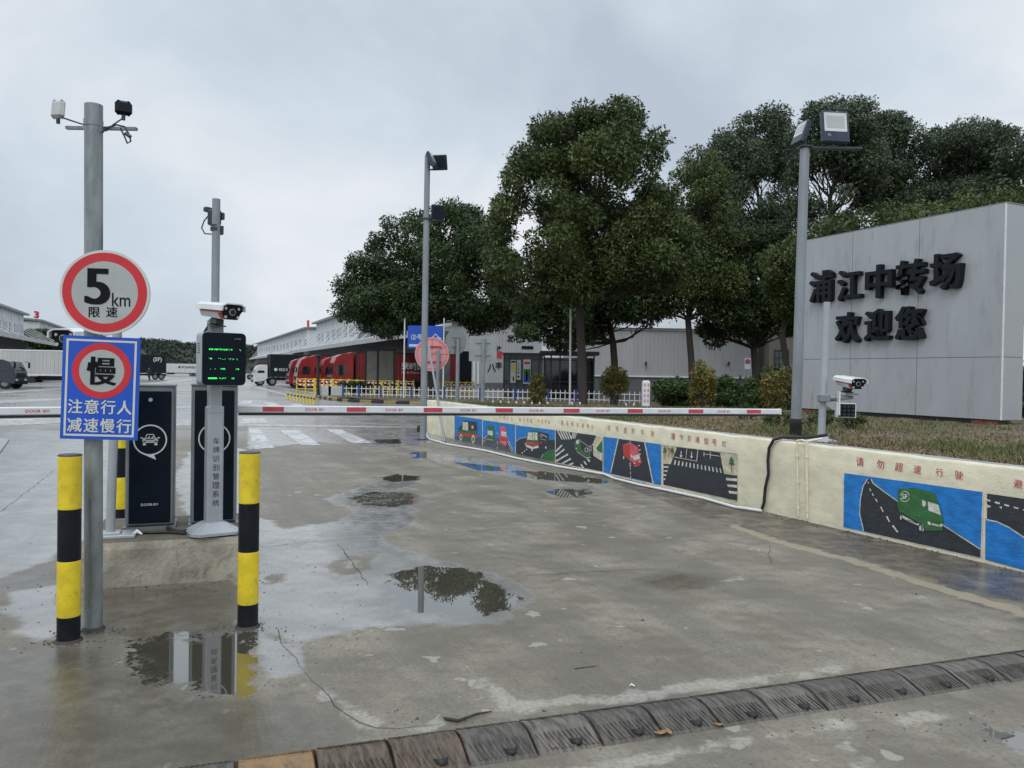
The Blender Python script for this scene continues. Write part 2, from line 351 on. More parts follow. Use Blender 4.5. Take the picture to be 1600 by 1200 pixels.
def ground():
    xs = np.concatenate([[-900,-400,-200,-120,-80,-50,-35,-25,-18,-13,-10], np.arange(-8, 10.01, .06), [11,13,16,20,28,40,60,90,150,300,900]])
    ys = np.concatenate([[-60,-25,-10,-4,0,1.2], np.arange(2.2, 24.01, .06), [25,27,30,34,40,48,60,80,110,160,240,380,600,1200]])
    X, Y = np.meshgrid(xs, ys); nx, ny = len(xs), len(ys)
    V = np.stack([X, Y, np.zeros_like(X)], -1).reshape(-1, 3)
    i = np.arange(nx-1); j = np.arange(ny-1); I, J = np.meshgrid(i, j); a = (J*nx+I).ravel()
    F = np.stack([a, a+1, a+1+nx, a+nx], -1)
    me = npmesh('ground', V, F, [])
    x = X.ravel(); y = Y.ravel()
    def mask(polys, lo=-1.5): 
        r = np.full(x.shape, lo)
        near = (y < 40) & (y > 0) & (np.abs(x) < 40)
        for p in polys: r[near] = np.maximum(r[near], sdpoly(x[near], y[near], p))
        return np.clip(r, lo, 1.5)
    film = mask(FILM); dry = mask(DRYIN); film = np.minimum(film, -dry)
    for nm, v in (('film', film), ('pud', mask(PUD)), ('pale', mask(PALE)), ('dark', mask(DARK)), ('mud', mask(MUD)), ('band', mask(BAND))):
        at = me.attributes.new(nm, 'FLOAT', 'POINT'); at.data.foreach_set('value', v.astype(np.float32))
    m = bpy.data.materials.new('wet concrete ground'); N, L, B = nodes(m); me.materials.append(m)
    tc = N.new('ShaderNodeTexCoord'); P = tc.outputs['Object']
    def att(n): q = N.new('ShaderNodeAttribute'); q.attribute_name = n; return q.outputs['Fac']
    def amask(n, amp, w, off=0., nz=None):
        s = math2(N, L, 'ADD', att(n), math2(N, L, 'MULTIPLY', math2(N, L, 'SUBTRACT', nz, .5), amp))
        return maprange(N, L, s, off-w, off+w)
    nA = noise(N, L, P, 1.6, 8, .62); nB = noise(N, L, P, 6.5, 8, .6); nC = noise(N, L, P, 42, 5, .65); nD = noise(N, L, P, .35, 5, .55)
    nE = noise(N, L, P, 2.9, 4, .5, .4)
    # brushed texture direction
    LA = math.atan2(Dv.y, Dv.x)
    mp = N.new('ShaderNodeMapping'); mp.vector_type = 'TEXTURE'; mp.inputs['Rotation'].default_value = (0, 0, LA); mp.inputs['Scale'].default_value = (.8, .022, 1); L.new(P, mp.inputs[0])
    nS = noise(N, L, mp.outputs[0], 1.0, 5, .6)
    mp2 = N.new('ShaderNodeMapping'); mp2.vector_type = 'TEXTURE'; mp2.inputs['Rotation'].default_value = (0, 0, LA); mp2.inputs['Scale'].default_value = (7, .55, 1); L.new(P, mp2.inputs[0])
    nT = noise(N, L, mp2.outputs[0], 1.0, 6, .6)
    c = mixc(N, L, maprange(N, L, nA, .36, .64), (.152,.133,.100), (.290,.262,.205)); c = mixc(N, L, maprange(N, L, nB, .50, .66, 0, .55), c, (.12,.105,.08)); c = mixc(N, L, maprange(N, L, nB, .46, .32, 0, .45), c, (.29,.27,.22))
    c = mixc(N, L, maprange(N, L, nT, .38, .62, 0, .65), c, (.135,.124,.10)); c = mixc(N, L, maprange(N, L, nT, .60, .72, 0, .5), c, (.27,.25,.20)); c = mixc(N, L, maprange(N, L, nD, .46, .62, 0, .5), c, (.125,.108,.080))
    c = mixc(N, L, maprange(N, L, nC, .42, .68, 0, .55), c, (.095,.09,.078)); nG = noise(N, L, P, 130, 3, .7); c = mixc(N, L, maprange(N, L, nG, .55, .72, 0, .55), c, (.30,.285,.25)); c = mixc(N, L, maprange(N, L, nG, .45, .28, 0, .5), c, (.07,.066,.056))
    c = mixc(N, L, maprange(N, L, nS, .5, .74, 0, .22), c, (.27,.255,.22)); c = mixc(N, L, maprange(N, L, nS, .45, .25, 0, .16), c, (.09,.085,.07))
    # scattered pale scuffs
    vo = N.new('ShaderNodeTexVoronoi'); vo.inputs['Scale'].default_value = 3.2; vo.inputs['Randomness'].default_value = 1
    dist = N.new('ShaderNodeVectorMath'); dist.operation = 'ADD'; L.new(P, dist.inputs[0])
    nv = N.new('ShaderNodeTexNoise'); nv.inputs['Scale'].default_value = 7; nv.inputs['Detail'].default_value = 3; L.new(P, nv.inputs['Vector'])
    sv = N.new('ShaderNodeVectorMath'); sv.operation = 'SCALE'; sv.inputs[3].default_value = .22; L.new(nv.outputs['Color'], sv.inputs[0]); L.new(sv.outputs[0], dist.inputs[1])
    L.new(dist.outputs[0], vo.inputs['Vector'])
    sp = N.new('ShaderNodeSeparateColor'); L.new(vo.outputs['Color'], sp.inputs[0])
    rad = math2(N, L, 'MULTIPLY', maprange(N, L, sp.outputs[0], .25, 1, 0, .21, False), maprange(N, L, nD, .30, .52))
    spots = maprange(N, L, math2(N, L, 'SUBTRACT', rad, vo.outputs['Distance']), 0, .035)
    c = mixc(N, L, math2(N, L, 'MULTIPLY', spots, .8), c, (.33,.315,.27))
    vo2 = N.new('ShaderNodeTexVoronoi'); vo2.inputs['Scale'].default_value = 8.5; L.new(dist.outputs[0], vo2.inputs['Vector'])
    sp2 = N.new('ShaderNodeSeparateColor'); L.new(vo2.outputs['Color'], sp2.inputs[0])
    rad2 = math2(N, L, 'MULTIPLY', maprange(N, L, sp2.outputs[2], .62, 1, 0, .30, False), maprange(N, L, nA, .40, .62))
    c = mixc(N, L, math2(N, L, 'MULTIPLY', maprange(N, L, math2(N, L, 'SUBTRACT', rad2, vo2.outputs['Distance']), 0, .06), .75), c, (.34,.325,.285))
    # small dark specks of grit
    vg = N.new('ShaderNodeTexVoronoi'); vg.inputs['Scale'].default_value = 17; L.new(P, vg.inputs['Vector'])
    sg = N.new('ShaderNodeSeparateColor'); L.new(vg.outputs['Color'], sg.inputs[0])
    gr = maprange(N, L, math2(N, L, 'SUBTRACT', maprange(N, L, sg.outputs[1], .6, 1, 0, .16, False), vg.outputs['Distance']), 0, .04)
    c = mixc(N, L, math2(N, L, 'MULTIPLY', gr, .8), c, (.035,.033,.03))
    pale = amask('pale', .32, .03, .01, nB); c = mixc(N, L, math2(N, L, 'MULTIPLY', pale, maprange(N, L, nC, .3, .7, .8, .35)), c, (.40,.385,.34))
    dark = amask('dark', .5, .14, .02, nA); c = mixc(N, L, math2(N, L, 'MULTIPLY', dark, maprange(N, L, nB, .3, .7, .5, .85)), c, (.072,.064,.048))
    mud = amask('mud', .12, .04, .0, nB)
    mc = mixc(N, L, maprange(N, L, nB, .35, .65), (.045,.040,.032), (.15,.122,.09)); mc = mixc(N, L, maprange(N, L, nC, .5, .62), mc, (.03,.028,.025)); mc = mixc(N, L, maprange(N, L, nE, .5, .66, 0, .7), mc, (.24,.205,.15)); mc = mixc(N, L, maprange(N, L, nG, .5, .64, 0, .6), mc, (.26,.235,.19))
    c = mixc(N, L, math2(N, L, 'MULTIPLY', mud, .85), c, mc)
    band = amask('band', .26, .02, .0, nB); c = mixc(N, L, math2(N, L, 'MULTIPLY', band, .8), c, (.31,.27,.19))
    # water film: traced areas plus the streaky wet yard further off
    sxyz = N.new('ShaderNodeSeparateXYZ'); L.new(P, sxyz.inputs[0])
    far = maprange(N, L, sxyz.outputs[1], 16, 26)
    mp3 = N.new('ShaderNodeMapping'); mp3.inputs['Scale'].default_value = (.05, .22, 1); L.new(P, mp3.inputs[0])
    nF = noise(N, L, mp3.outputs[0], 1.6, 7, .6, .3)
    ffar = math2(N, L, 'MULTIPLY', far, maprange(N, L, nF, .36, .56, .25, 1.0))
    nM = math2(N, L, 'ADD', math2(N, L, 'MULTIPLY', nE, .6), math2(N, L, 'MULTIPLY', noise(N, L, P, 9, 8, .7), .4)); film = math2(N, L, 'MAXIMUM', amask('film', .50, .045, 0.0, nM), ffar)
    filmc = mixc(N, L, maprange(N, L, nA, .35, .65), (.20,.20,.195), (.31,.31,.30)); filmc = mixc(N, L, maprange(N, L, nC, .50, .70, 0, .7), filmc, (.14,.137,.125)); filmc = mixc(N, L, maprange(N, L, noise(N, L, P, 1.1, 9, .72), .57, .66, 0, .7), filmc, (.11,.105,.092))  # wet silt grey, lightened to carry part of the sky reflection
    filmc = mixc(N, L, maprange(N, L, nT, .50, .68, 0, .55), filmc, (.15,.142,.125)); filmc = mixc(N, L, maprange(N, L, nG, .56, .68, 0, .6), filmc, (.09,.085,.075))
    filmc = mixc(N, L, math2(N, L, 'MULTIPLY', gr, .8), filmc, (.035,.033,.03))
    c = mixc(N, L, math2(N, L, 'MULTIPLY', film, .9), c, filmc)
    pud = amask('pud', .62, .012, 0, math2(N, L, 'ADD', math2(N, L, 'MULTIPLY', nB, .75), math2(N, L, 'MULTIPLY', nC, .25)))
    spk = maprange(N, L, noise(N, L, P, 19, 5, .65), .46, .54)
    pud = math2(N, L, 'MULTIPLY', pud, math2(N, L, 'SUBTRACT', 1, math2(N, L, 'MULTIPLY', math2(N, L, 'MULTIPLY', dark, spk), maprange(N, L, nE, .42, .62, .95, .25))))
    c = mixc(N, L, math2(N, L, 'MULTIPLY', pud, .95), c, (.055,.050,.036))
    L.new(c, B.inputs['Base Color'])
    r = mixc(N, L, film, maprange(N, L, nA, .3, .7, .42, .62), maprange(N, L, nB, .3, .7, .10, .30))
    r = mixc(N, L, pud, r, .012); r = mixc(N, L, math2(N, L, 'MULTIPLY', dark, math2(N, L, 'SUBTRACT', 1, pud)), r, .17)
    L.new(r, B.inputs['Roughness'])
    io = math2(N, L, 'ADD', 1.45, math2(N, L, 'MAXIMUM', math2(N, L, 'MULTIPLY', film, .65), math2(N, L, 'MULTIPLY', pud, 2.3))); L.new(io, B.inputs['IOR'])
    dry_ = math2(N, L, 'SUBTRACT', 1, pud)
    b1 = N.new('ShaderNodeBump'); b1.inputs['Distance'].default_value = .004
    hh = math2(N, L, 'ADD', math2(N, L, 'MULTIPLY', nC, .7), math2(N, L, 'MULTIPLY', nS, .45))
    L.new(hh, b1.inputs['Height']); L.new(math2(N, L, 'MULTIPLY', dry_, maprange(N, L, film, 0, 1, .8, .22, False)), b1.inputs['Strength'])
    L.new(b1.outputs[0], B.inputs['Normal'])
    o = link('ground', me); tag(o, kind='structure')
ground()

# ---- painted road markings, worn (thin sheets 4 mm up)
def wornpaint(name, col, thr=.42):
    m = bpy.data.materials.new(name); N, L, B = nodes(m); tc = N.new('ShaderNodeTexCoord'); P = tc.outputs['Object']
    n = noise(N, L, P, 5, 9, .7); n2 = noise(N, L, P, .8, 3)
    f = maprange(N, L, math2(N, L, 'ADD', math2(N, L, 'MULTIPLY', n, .75), math2(N, L, 'MULTIPLY', n2, .25)), thr-.03, thr+.05)
    c = mixc(N, L, f, (.26,.26,.25), col); L.new(c, B.inputs['Base Color']); B.inputs['Roughness'].default_value = .35
    return m
M['paint'] = wornpaint('worn white road paint', (.56,.57,.57), .47); M['paint2'] = wornpaint('very worn road paint', (.48,.49,.49), .5)
def marking(polys, m=None, name='road_marking', z=.004, cat=None):
    mb = MB()
    for p in polys: mb.face([G(u, v)+Vector((0,0,z)) for u, v in reversed(p)])
    # ensure upward normals
    for k, f in enumerate(mb.f):
        a, b, c = (Vector(mb.v[i]) for i in f[:3])
        if (b-a).cross(c-b).z < 0: mb.f[k] = f[::-1]
    o = solo(name, mb, m or M['paint'], None, None, kind='structure', base=Vector((0,0,0))); return o
marking([[(436,672.5),(467,672.5),(501.5,696),(471,696)], [(509,671),(532,671),(583,692.5),(550,692.5)], [(388,670),(405,670),(428,700),(398,702)],
         [(380,654),(415,654),(420,661),(372,662)], [(380,626),(396,626),(392,631),(372,631)], [(412,628.5),(426,628.5),(440,634),(420,634)], [(452,631),(468,631),(480,637),(462,637)], [(560,642),(580,643),(600,650),(578,650)]])
marking([[(0,655),(100,652),(100,661),(0,666)], [(0,626),(96,622),(96,625),(0,630)], [(215,660),(300,656),(300,664),(215,668)], [(372,663),(660,667),(660,669),(372,666)],
         [(216,600),(300,592),(300,594),(216,603)], [(380,598),(470,622),(466,623),(376,600)], [(0,612),(96,606),(96,608),(0,615)], [(216,640),(300,634),(300,637),(216,645)],
         [(420,603),(520,617),(515,618),(415,604)]], M['paint2'], z=.005)
M['crack'] = mat('dark crack', (.035,.032,.028), .6, 0, .3, 9, .5, 40)
def cracks(lines, wd=.008, name='road_crack', m=None, jit=.02, z=.004):
    mb = MB()
    for ln in lines:
        P = [G(u, v) for u, v in ln]; Q = []
        for a, b in zip(P, P[1:]):
            n = max(2, int((b-a).length/.12))
            for k in range(n): q = a.lerp(b, k/n); Q.append(q+Vector((random.uniform(-jit, jit), random.uniform(-jit, jit), 0)))
        Q.append(P[-1]); L_, R_ = [], []
        for i, q in enumerate(Q):
            t = (Q[min(i+1, len(Q)-1)]-Q[max(i-1, 0)]).normalized(); s = Vector((-t.y, t.x, 0))*wd*random.uniform(.35, 1.2)
            L_.append(q+s+Vector((0,0,z))); R_.append(q-s+Vector((0,0,z)))
        n = len(Q); mb.add(R_+L_, [(i, i+1, n+i+1, n+i) for i in range(n-1)])
    solo(name, mb, m or M['crack'], None, None, kind='structure', base=Vector((0,0,0)))
cracks([[(410,854),(500,846),(576,841),(760,828),(1000,814),(1200,806)], [(430,985),(470,1040),(510,1090),(560,1131),(620,1142),(690,1132)]], .0022)
cracks([[(528,850),(550,880),(575,915)], [(815,901),(900,895),(1000,890)], [(1205,853),(1200,866),(1206,880)], [(0,800),(40,770),(85,735)], [(0,712),(60,706),(120,712),(150,704)], [(372,850),(420,856),(450,850)],
        [(430,640),(520,641),(620,640)], [(372,680),(420,677),(520,673),(650,680)]], .0032, jit=.014)
# sunken plates and a broken concrete edge in the far left lane
mb = MB(); mb.prism([G(-40,690,.004), G(0,686,.004), G(14,688,.004), G(0,708,.004), G(-60,715,.004)][::-1], (0,0,.03))
solo('steel_plate', mb, M['signback'], 'grey steel cover plate lying on the wet yard at the left edge', 'steel plate')

# ---- raised bed behind the painted wall
WALLH = .927
def wallpt(s, t=0, z=0): return W0+Wd*s-Wn*t+Vector((0,0,z))
BED = [tuple(wallpt(WEND+4, .2)[:2]), tuple(wallpt(0, .2)[:2]), tuple(G(661, 632)[:2]), tuple(G(560, 627)[:2]), tuple(G(497, 622)[:2]), (-11, 51), (30, 53), (60, 40), (60, 0)]
def soilz(x, y):
    s = np.clip((y-19)/17, 0, 1); s = s*s*(3-2*s); z = .885*(1-s)+.14*s
    return z + .012*np.sin(x*2.1+y*1.3)+.007*np.sin(x*5.3-y*4.1)
def soilpt(x, y): return Vector((x, y, float(soilz(np.float64(x), np.float64(y)))))
def bed():
    xs = np.arange(-14, 60.1, .5); ys = np.arange(0, 54, .5)
    xs = np.unique(np.concatenate([xs, np.arange(-3, 14, .12)])); ys = np.unique(np.concatenate([ys, np.arange(3, 24, .12)]))
    X, Y = np.meshgrid(xs, ys); sd = sdpoly(X.ravel(), Y.ravel(), BED); nx, ny = len(xs), len(ys)
    Z = soilz(X, Y).ravel()
    Z = Z+rng.normal(0, .005, Z.shape)
    keep = sd > -.15
    V = np.stack([X.ravel(), Y.ravel(), Z], -1)
    i = np.arange(nx-1); j = np.arange(ny-1); I, J = np.meshgrid(i, j); a = (J*nx+I).ravel()
    F = np.stack([a, a+1, a+1+nx, a+nx], -1); F = F[keep[F].all(1)]
    u, invx = np.unique(F, return_inverse=True); V = V[u]; F = invx.reshape(F.shape)
    m = bpy.data.materials.new('soil and dry turf'); N, L, B = nodes(m); tc = N.new('ShaderNodeTexCoord'); P = tc.outputs['Object']
    c = mixc(N, L, maprange(N, L, noise(N, L, P, 2.2, 8, .65), .35, .65), (.070,.052,.032), (.16,.122,.072))
    c = mixc(N, L, maprange(N, L, noise(N, L, P, .9, 5), .48, .66, 0, .7), c, (.055,.075,.025)); c = mixc(N, L, maprange(N, L, noise(N, L, P, 30, 4), .45, .7, 0, .7), c, (.20,.17,.11))
    L.new(c, B.inputs['Base Color']); B.inputs['Roughness'].default_value = .9
    b = N.new('ShaderNodeBump'); b.inputs['Strength'].default_value = .9; b.inputs['Distance'].default_value = .03; L.new(noise(N, L, P, 24, 6), b.inputs['Height']); L.new(b.outputs[0], B.inputs['Normal'])
    tag(link('soil', npmesh('soil', V, F, [m], smooth=True)), kind='structure')
bed()
def grass():
    n = 90000
    s = rng.uniform(-.2, WEND, n*2); t = .28+rng.exponential(2.3, n*2)
    x = W0.x+Wd.x*s-Wn.x*t; y = W0.y+Wd.y*s-Wn.y*t
    ok = (y < 34) & (y > 4) & (t < 13); x, y = x[ok][:n], y[ok][:n]; n = len(x)
    # clumped: drop blades by a low frequency pattern
    pat = np.sin(x*1.7+np.sin(y*1.3)*2)+np.sin(y*2.3+np.sin(x*.9)*2); gpat = np.sin(x*.9+2+np.sin(y*.7)*1.6)+np.sin(y*1.1-1+np.sin(x*1.9))
    ok = rng.uniform(-2.6, 2, n) < pat+.6; x, y, pat, gpat = x[ok], y[ok], pat[ok], gpat[ok]; n = len(x)
    z = soilz(x, y)
    green = (gpat+rng.normal(0, .8, n)) > 1.0
    h = rng.uniform(.015, .045, n)*(1+.9*green); a = rng.uniform(0, 6.283, n); wd = rng.uniform(.0035, .008, n)*(1+y/14)
    lean = rng.uniform(.1, 1.1, n)*h*np.where(green, .8, 1.5); la = rng.uniform(0, 6.283, n)
    dx, dy = np.cos(a)*wd, np.sin(a)*wd
    V = np.zeros((n, 3, 3)); V[:, 0] = np.stack([x-dx, y-dy, z-.005], -1); V[:, 1] = np.stack([x+dx, y+dy, z-.005], -1); V[:, 2] = np.stack([x+np.cos(la)*lean, y+np.sin(la)*lean, z+h], -1)
    F = np.arange(n*3).reshape(n, 3)
    tint = np.where(green, rng.uniform(.5, 1, n), rng.uniform(0, .5, n)); tint = np.repeat(tint, 3)
    m = bpy.data.materials.new('grass blades'); N, L, B = nodes(m); at = N.new('ShaderNodeAttribute'); at.attribute_name = 'tint'
    r = ramp(N, [(0, (.10,.07,.038)), (.25, (.21,.155,.085)), (.48, (.32,.25,.14)), (.52, (.06,.085,.022)), (1, (.14,.165,.05))]); L.new(at.outputs['Fac'], r.inputs[0])
    L.new(r.outputs[0], B.inputs['Base Color']); B.inputs['Roughness'].default_value = .7
    tag(link('grass', npmesh('grass', V.reshape(-1, 3), F, [m], tint)), 'dry brown turf with green tufts on the raised bed behind the painted wall', 'grass', kind='stuff')
grass()

# ============================================================ PAINTED WALL
M['cream'] = mat('cream wall paint', (.76,.715,.54), .7, 0, .10, 3.2, .4, 26, .4, (.46,.40,.27), stretch=(1,1,2))
pcol = {'b': (.012,.20,.60), 'k': (.030,.036,.045), 'w': (.64,.64,.58), 'c': (.60,.56,.41), 'g': (.035,.15,.045), 'r': (.52,.05,.05), 'p': (.66,.12,.16), 'G': (.06,.12,.05), 'n': (.10,.11,.15), 'o': (.45,.07,.05)}
PM = {k: mat('mural paint '+k, v, .6, 0, .22, 7, .5, 40, .45, tuple(x*.55+.09 for x in v), stretch=(1,1,2.2)) for k, v in pcol.items()}
PK = list(pcol); PMATS = [PM[k] for k in PK]
retw = thing('retaining_wall', 'low cream retaining wall painted with blue traffic safety murals along the wet lane', 'wall', tuple(W0), math.atan2(Wd.y, Wd.x))
def build_wall():
    mb = MB(); n = 110; T = .26
    # rough plastered wall: front face grid with a slightly uneven top lip
    cols = []
    for i in range(n+1):
        s = WEND*i/n; top = WALLH+random.uniform(-.006, .006); lip = random.uniform(.0, .008)
        cols.append([wallpt(s, -.002, -.06), wallpt(s, -.0+random.uniform(-.002, .002), .3), wallpt(s, 0, .62), wallpt(s, -lip*.4, top-.03), wallpt(s, .012, top), wallpt(s, .03+lip, top)])
    V = [p for c in cols for p in c]; k = 6
    mb.add(V, [(i*k+j, (i+1)*k+j, (i+1)*k+j+1, i*k+j+1) for i in range(n) for j in range(k-1)], True)
    e = [wallpt(0, 0, -.06), wallpt(0, T, -.06), wallpt(0, T, WALLH-.004), wallpt(0, .0, WALLH-.004)]
    mb.face(e[::-1])
    mb.mi = 1
    mb.prism([wallpt(0, .028, -.06), wallpt(WEND, .028, -.06), wallpt(WEND, T, -.06), wallpt(0, T, -.06)], (0,0,WALLH+.052))
    # fix: keep the cement coping just below the plaster lip
    mb.v[-4:] = [tuple(Vector(p)-Vector((0,0,.002))) for p in mb.v[-4:]]
    for q in range(len(mb.v)-8, len(mb.v)):
        if mb.v[q][2] > .5: mb.v[q] = (mb.v[q][0], mb.v[q][1], WALLH-.004)
    part('plaster_wall', mb, [M['cream'], M['kerbtop']], retw, world=True)
build_wall()
def WP(u, v, off): return onplane(u, v, W0, Wn)+Wn*(off+.004)
def panel(name, polys, f, label=None):
    """polys: list of (colour key, [(x,y)...]) ; f maps drawing coords to photo pixels"""
    mb = MB()
    for k, (c, pts) in enumerate(polys):
        mb.mi = PK.index(c); P = [WP(*f(x, y), .002+.00035*k) for x, y in pts]
        P = [Vector((p.x, p.y, max(p.z, .005))) for p in P]
        nrm = Vector((0,0,0))
        for i in range(len(P)): nrm += P[i].cross(P[(i+1) % len(P)])
        if nrm.dot(Wn) < 0: P = P[::-1]
        mb.face(P)
    return mb, part(name, mb, PMATS, retw, label, world=True)
def ln(x0, y0, x1, y1, w=4):
    dx, dy = x1-x0, y1-y0; l = math.hypot(dx, dy) or 1; nx, ny = -dy/l*w/2, dx/l*w/2
    return [(x0+nx, y0+ny), (x1+nx, y1+ny), (x1-nx, y1-ny), (x0-nx, y0-ny)]
def el(cx, cy, rx, ry, n=16, tilt=0):
    return [(cx+rx*math.cos(2*math.pi*i/n), cy+ry*math.sin(2*math.pi*i/n)+tilt*rx*math.cos(2*math.pi*i/n)) for i in range(n)]
fa = lambda x, y: (660+x/7.619, 630+y/7.619)
fb = lambda x, y: (860+x/5.333, 640+y/5.333)
fc = lambda x, y: (1300+x/5.333, 690+y/5.333)
panel('mural_panel', [('b', [(385,148),(712,192),(712,525),(385,455)]), ('n', [(385,395),(712,400),(712,525),(385,455)]),
  ('k', [(425,300),(465,270),(485,210),(520,205),(650,225),(660,330),(480,325),(425,308)]), ('w', [(482,222),(545,226),(548,330),(480,312)]), ('k', ln(512,225,512,320,3)),
  ('g', [(430,315),(660,335),(660,445),(440,415)]), ('r', [(418,345),(660,375),(660,415),(418,375)]), ('w', el(462,405,17,40)), ('w', el(608,428,19,50)), ('k', el(462,405,8,22)), ('k', el(608,428,9,28)), ('o', el(600,285,18,28)), ('w', el(600,285,10,16))], fa, 'mural of a green and black delivery van with a red stripe')
panel('mural_panel', [('b', [(722,200),(1105,255),(1105,605),(722,528)]), ('n', [(722,440),(775,400),(1010,430),(1085,600),(722,528)]), ('w', ln(725,425,775,385,5)), ('w', ln(725,460,790,410,4)),
  ('w', ln(1010,440,1075,595,6)), ('w', ln(1030,440,1098,600,5)), ('w', ln(893,340,895,375,5)), ('w', ln(893,450,897,480,6)), ('w', ln(895,520,897,565,6)),
  ('g', [(780,265),(850,270),(858,330),(870,450),(840,480),(770,450),(775,400),(778,330)]), ('w', [(782,322),(842,330),(840,390),(780,372)]), ('G', [(775,405),(845,415),(840,470),(770,445)]), ('w', ln(778,425,842,440,6)),
  ('p', [(925,275),(1000,280),(1005,330),(1020,440),(1005,510),(930,490),(920,440),(930,340)]), ('w', [(945,335),(1003,345),(1010,400),(945,385)]), ('r', [(930,400),(1015,415),(1010,470),(935,455)]), ('w', ln(945,455,1000,468,7)), ('k', el(1003,515,5,12)), ('k', el(935,495,5,12))], fa, 'mural of a green van and a red van side by side')
panel('mural_panel', [('b', [(1115,262),(1580,320),(1580,700),(1115,605)]), ('k', [(1115,465),(1150,430),(1220,408),(1580,440),(1580,545),(1500,560),(1440,610),(1410,668),(1115,605)]), ('w', ln(1118,455,1165,420,5)), ('w', ln(1165,420,1240,405,5)),
  ('g', [(1415,668),(1440,612),(1500,562),(1580,548),(1580,700)]), ('w', ln(1412,660,1440,605,5)),
  ('k', [(1385,335),(1510,365),(1505,505),(1385,510)]), ('g', [(1255,350),(1310,330),(1385,325),(1390,500),(1250,470),(1235,430)]), ('w', [(1262,350),(1310,345),(1312,440),(1250,432)]), ('w', [(1318,345),(1335,345),(1338,440),(1318,440)]), ('w', [(1342,348),(1372,352),(1375,440),(1342,440)]),
  ('r', [(1235,455),(1390,480),(1390,520),(1240,490)]), ('w', [(1222,465),(1250,495),(1320,520),(1390,505),(1390,530),(1310,548),(1240,520)]), ('w', el(1312,548,10,24)), ('w', el(1475,528,9,16)), ('w', el(1420,385,16,22)), ('k', el(1420,385,11,17)), ('w', ln(1440,375,1490,405,7)), ('w', ln(1410,425,1480,440,4)), ('r', el(1420,470,12,12)),
  ('w', el(1248,550,7,9)), ('w', el(1222,570,7,9)), ('w', el(1196,592,7,12))], fa, 'mural of a green and black box truck on a curved road')
pl = [('k', [(46,172),(380,215),(436,440),(436,515),(46,438)])]
for k in range(5): pl.append(('w', ln(62+22*k,176,100+20*k,248,10)))
for k in range(3): pl.append(('w', ln(195+14*k,192,178+14*k,240,8)))
for k, (x0,y0,x1,y1) in enumerate([(50,350,100,295),(50,385,120,330),(48,432,150,372),(105,448,175,408),(160,462,195,445)]): pl.append(('w', ln(x0,y0,x1,y1,14)))
for k in range(3): pl.append(('w', ln(258+26*k,455-25*k,280+26*k,485-25*k,12)))
pl += [('c', [(385,222),(436,228),(436,430),(365,385),(350,300)]), ('g', [(385,322),(436,255),(436,362),(400,345)]),
  ('g', [(205,270),(235,240),(260,245),(260,330),(350,400),(335,420),(225,345),(203,310)]), ('k', [(258,240),(310,235),(360,300),(362,370),(345,395),(258,330)]), ('w', el(232,270,13,18)), ('w', ln(240,250,330,310,3)), ('w', ln(325,310,358,290,3)), ('w', ln(325,310,330,380,3)), ('w', el(305,335,14,20)), ('k', el(305,335,10,15)), ('w', el(343,325,9,22)), ('k', el(343,325,6,17)), ('w', ln(225,350,335,422,4)), ('w', ln(310,400,345,398,4)), ('w', el(222,325,5,8))]
panel('mural_panel', pl, fb, 'mural of a dark van on a zebra crossing seen from above')
panel('mural_panel', [('b', [(444,225),(925,290),(925,630),(444,520)]), ('k', [(570,245),(785,272),(855,610),(505,530)]), ('w', ln(568,245,505,525,8)), ('w', ln(788,272,858,612,9)),
  ('w', ln(668,255,668,300,4)), ('w', ln(670,480,670,500,5)), ('w', ln(671,515,671,540,6)), ('w', ln(672,552,672,575,6)), ('w', el(742,300,7,5)), ('w', el(748,335,8,5)), ('w', el(750,370,8,5)),
  ('p', [(608,295),(670,272),(730,310),(765,440),(750,465),(705,478),(690,440),(615,385)]), ('r', [(608,300),(668,285),(672,400),(660,415),(615,385)]), ('w', [(690,385),(745,370),(750,410),(700,422)]), ('w', [(672,370),(685,385),(690,405),(676,395)]), ('w', el(615,400,6,14)), ('w', el(670,458,8,18)), ('k', el(670,458,5,11)), ('r', [(690,435),(755,420),(758,455),(705,470)]), ('w', el(705,445,8,6)), ('w', el(748,432,7,6))], fb, 'mural of a small red van on a straight road')
pl = [('c', [(938,295),(1560,365),(1560,770),(938,620)]), ('k', [(1060,310),(1415,358),(1490,740),(1560,755),(1560,760),(945,625),(1010,440)]), ('k', [(945,450),(1010,455),(980,600),(945,622)]), ('k', [(1450,535),(1560,550),(1560,757),(1480,745)])]
for k in range(4): pl.append(('w', [(945,470+34*k),(990-9*k,472+34*k),(985-9*k,486+34*k),(945,482+34*k)]))
for k in range(3): pl.append(('w', [(1465+12*k,568+54*k),(1560,575+54*k),(1560,598+54*k),(1470+12*k,588+54*k)]))
for k in range(13): x = 1045+31*k; y = 440+5.6*k; pl.append(('w', ln(x+2,y-18,x-6+k*1.6,y+20,11)))
pl += [('w', ln(1040,395,1228,430,4)), ('w', ln(1145,318,1135,412,4)), ('w', ln(1236,335,1226,430,6)), ('w', ln(1280,368,1418,388,5)), ('w', ln(1288,350,1288,390,5)), ('w', ln(1340,352,1340,408,5)), ('w', ln(1098,345,1096,385,8)), ('w', [(1084,380),(1110,382),(1096,405)]), ('w', ln(1186,352,1184,392,8)), ('w', [(1172,386),(1198,388),(1184,408)])]
for cx, cy, h in ((962,345,40), (1022,345,38), (1518,440,55)):
    pl += [('o', ln(cx,cy,cx,cy+h*1.6,4)), ('g', [(cx,cy-h*.9),(cx+h*.4,cy-h*.2),(cx-h*.4,cy-h*.2)]), ('g', [(cx,cy-h*.5),(cx+h*.48,cy+h*.3),(cx-h*.48,cy+h*.3)])]
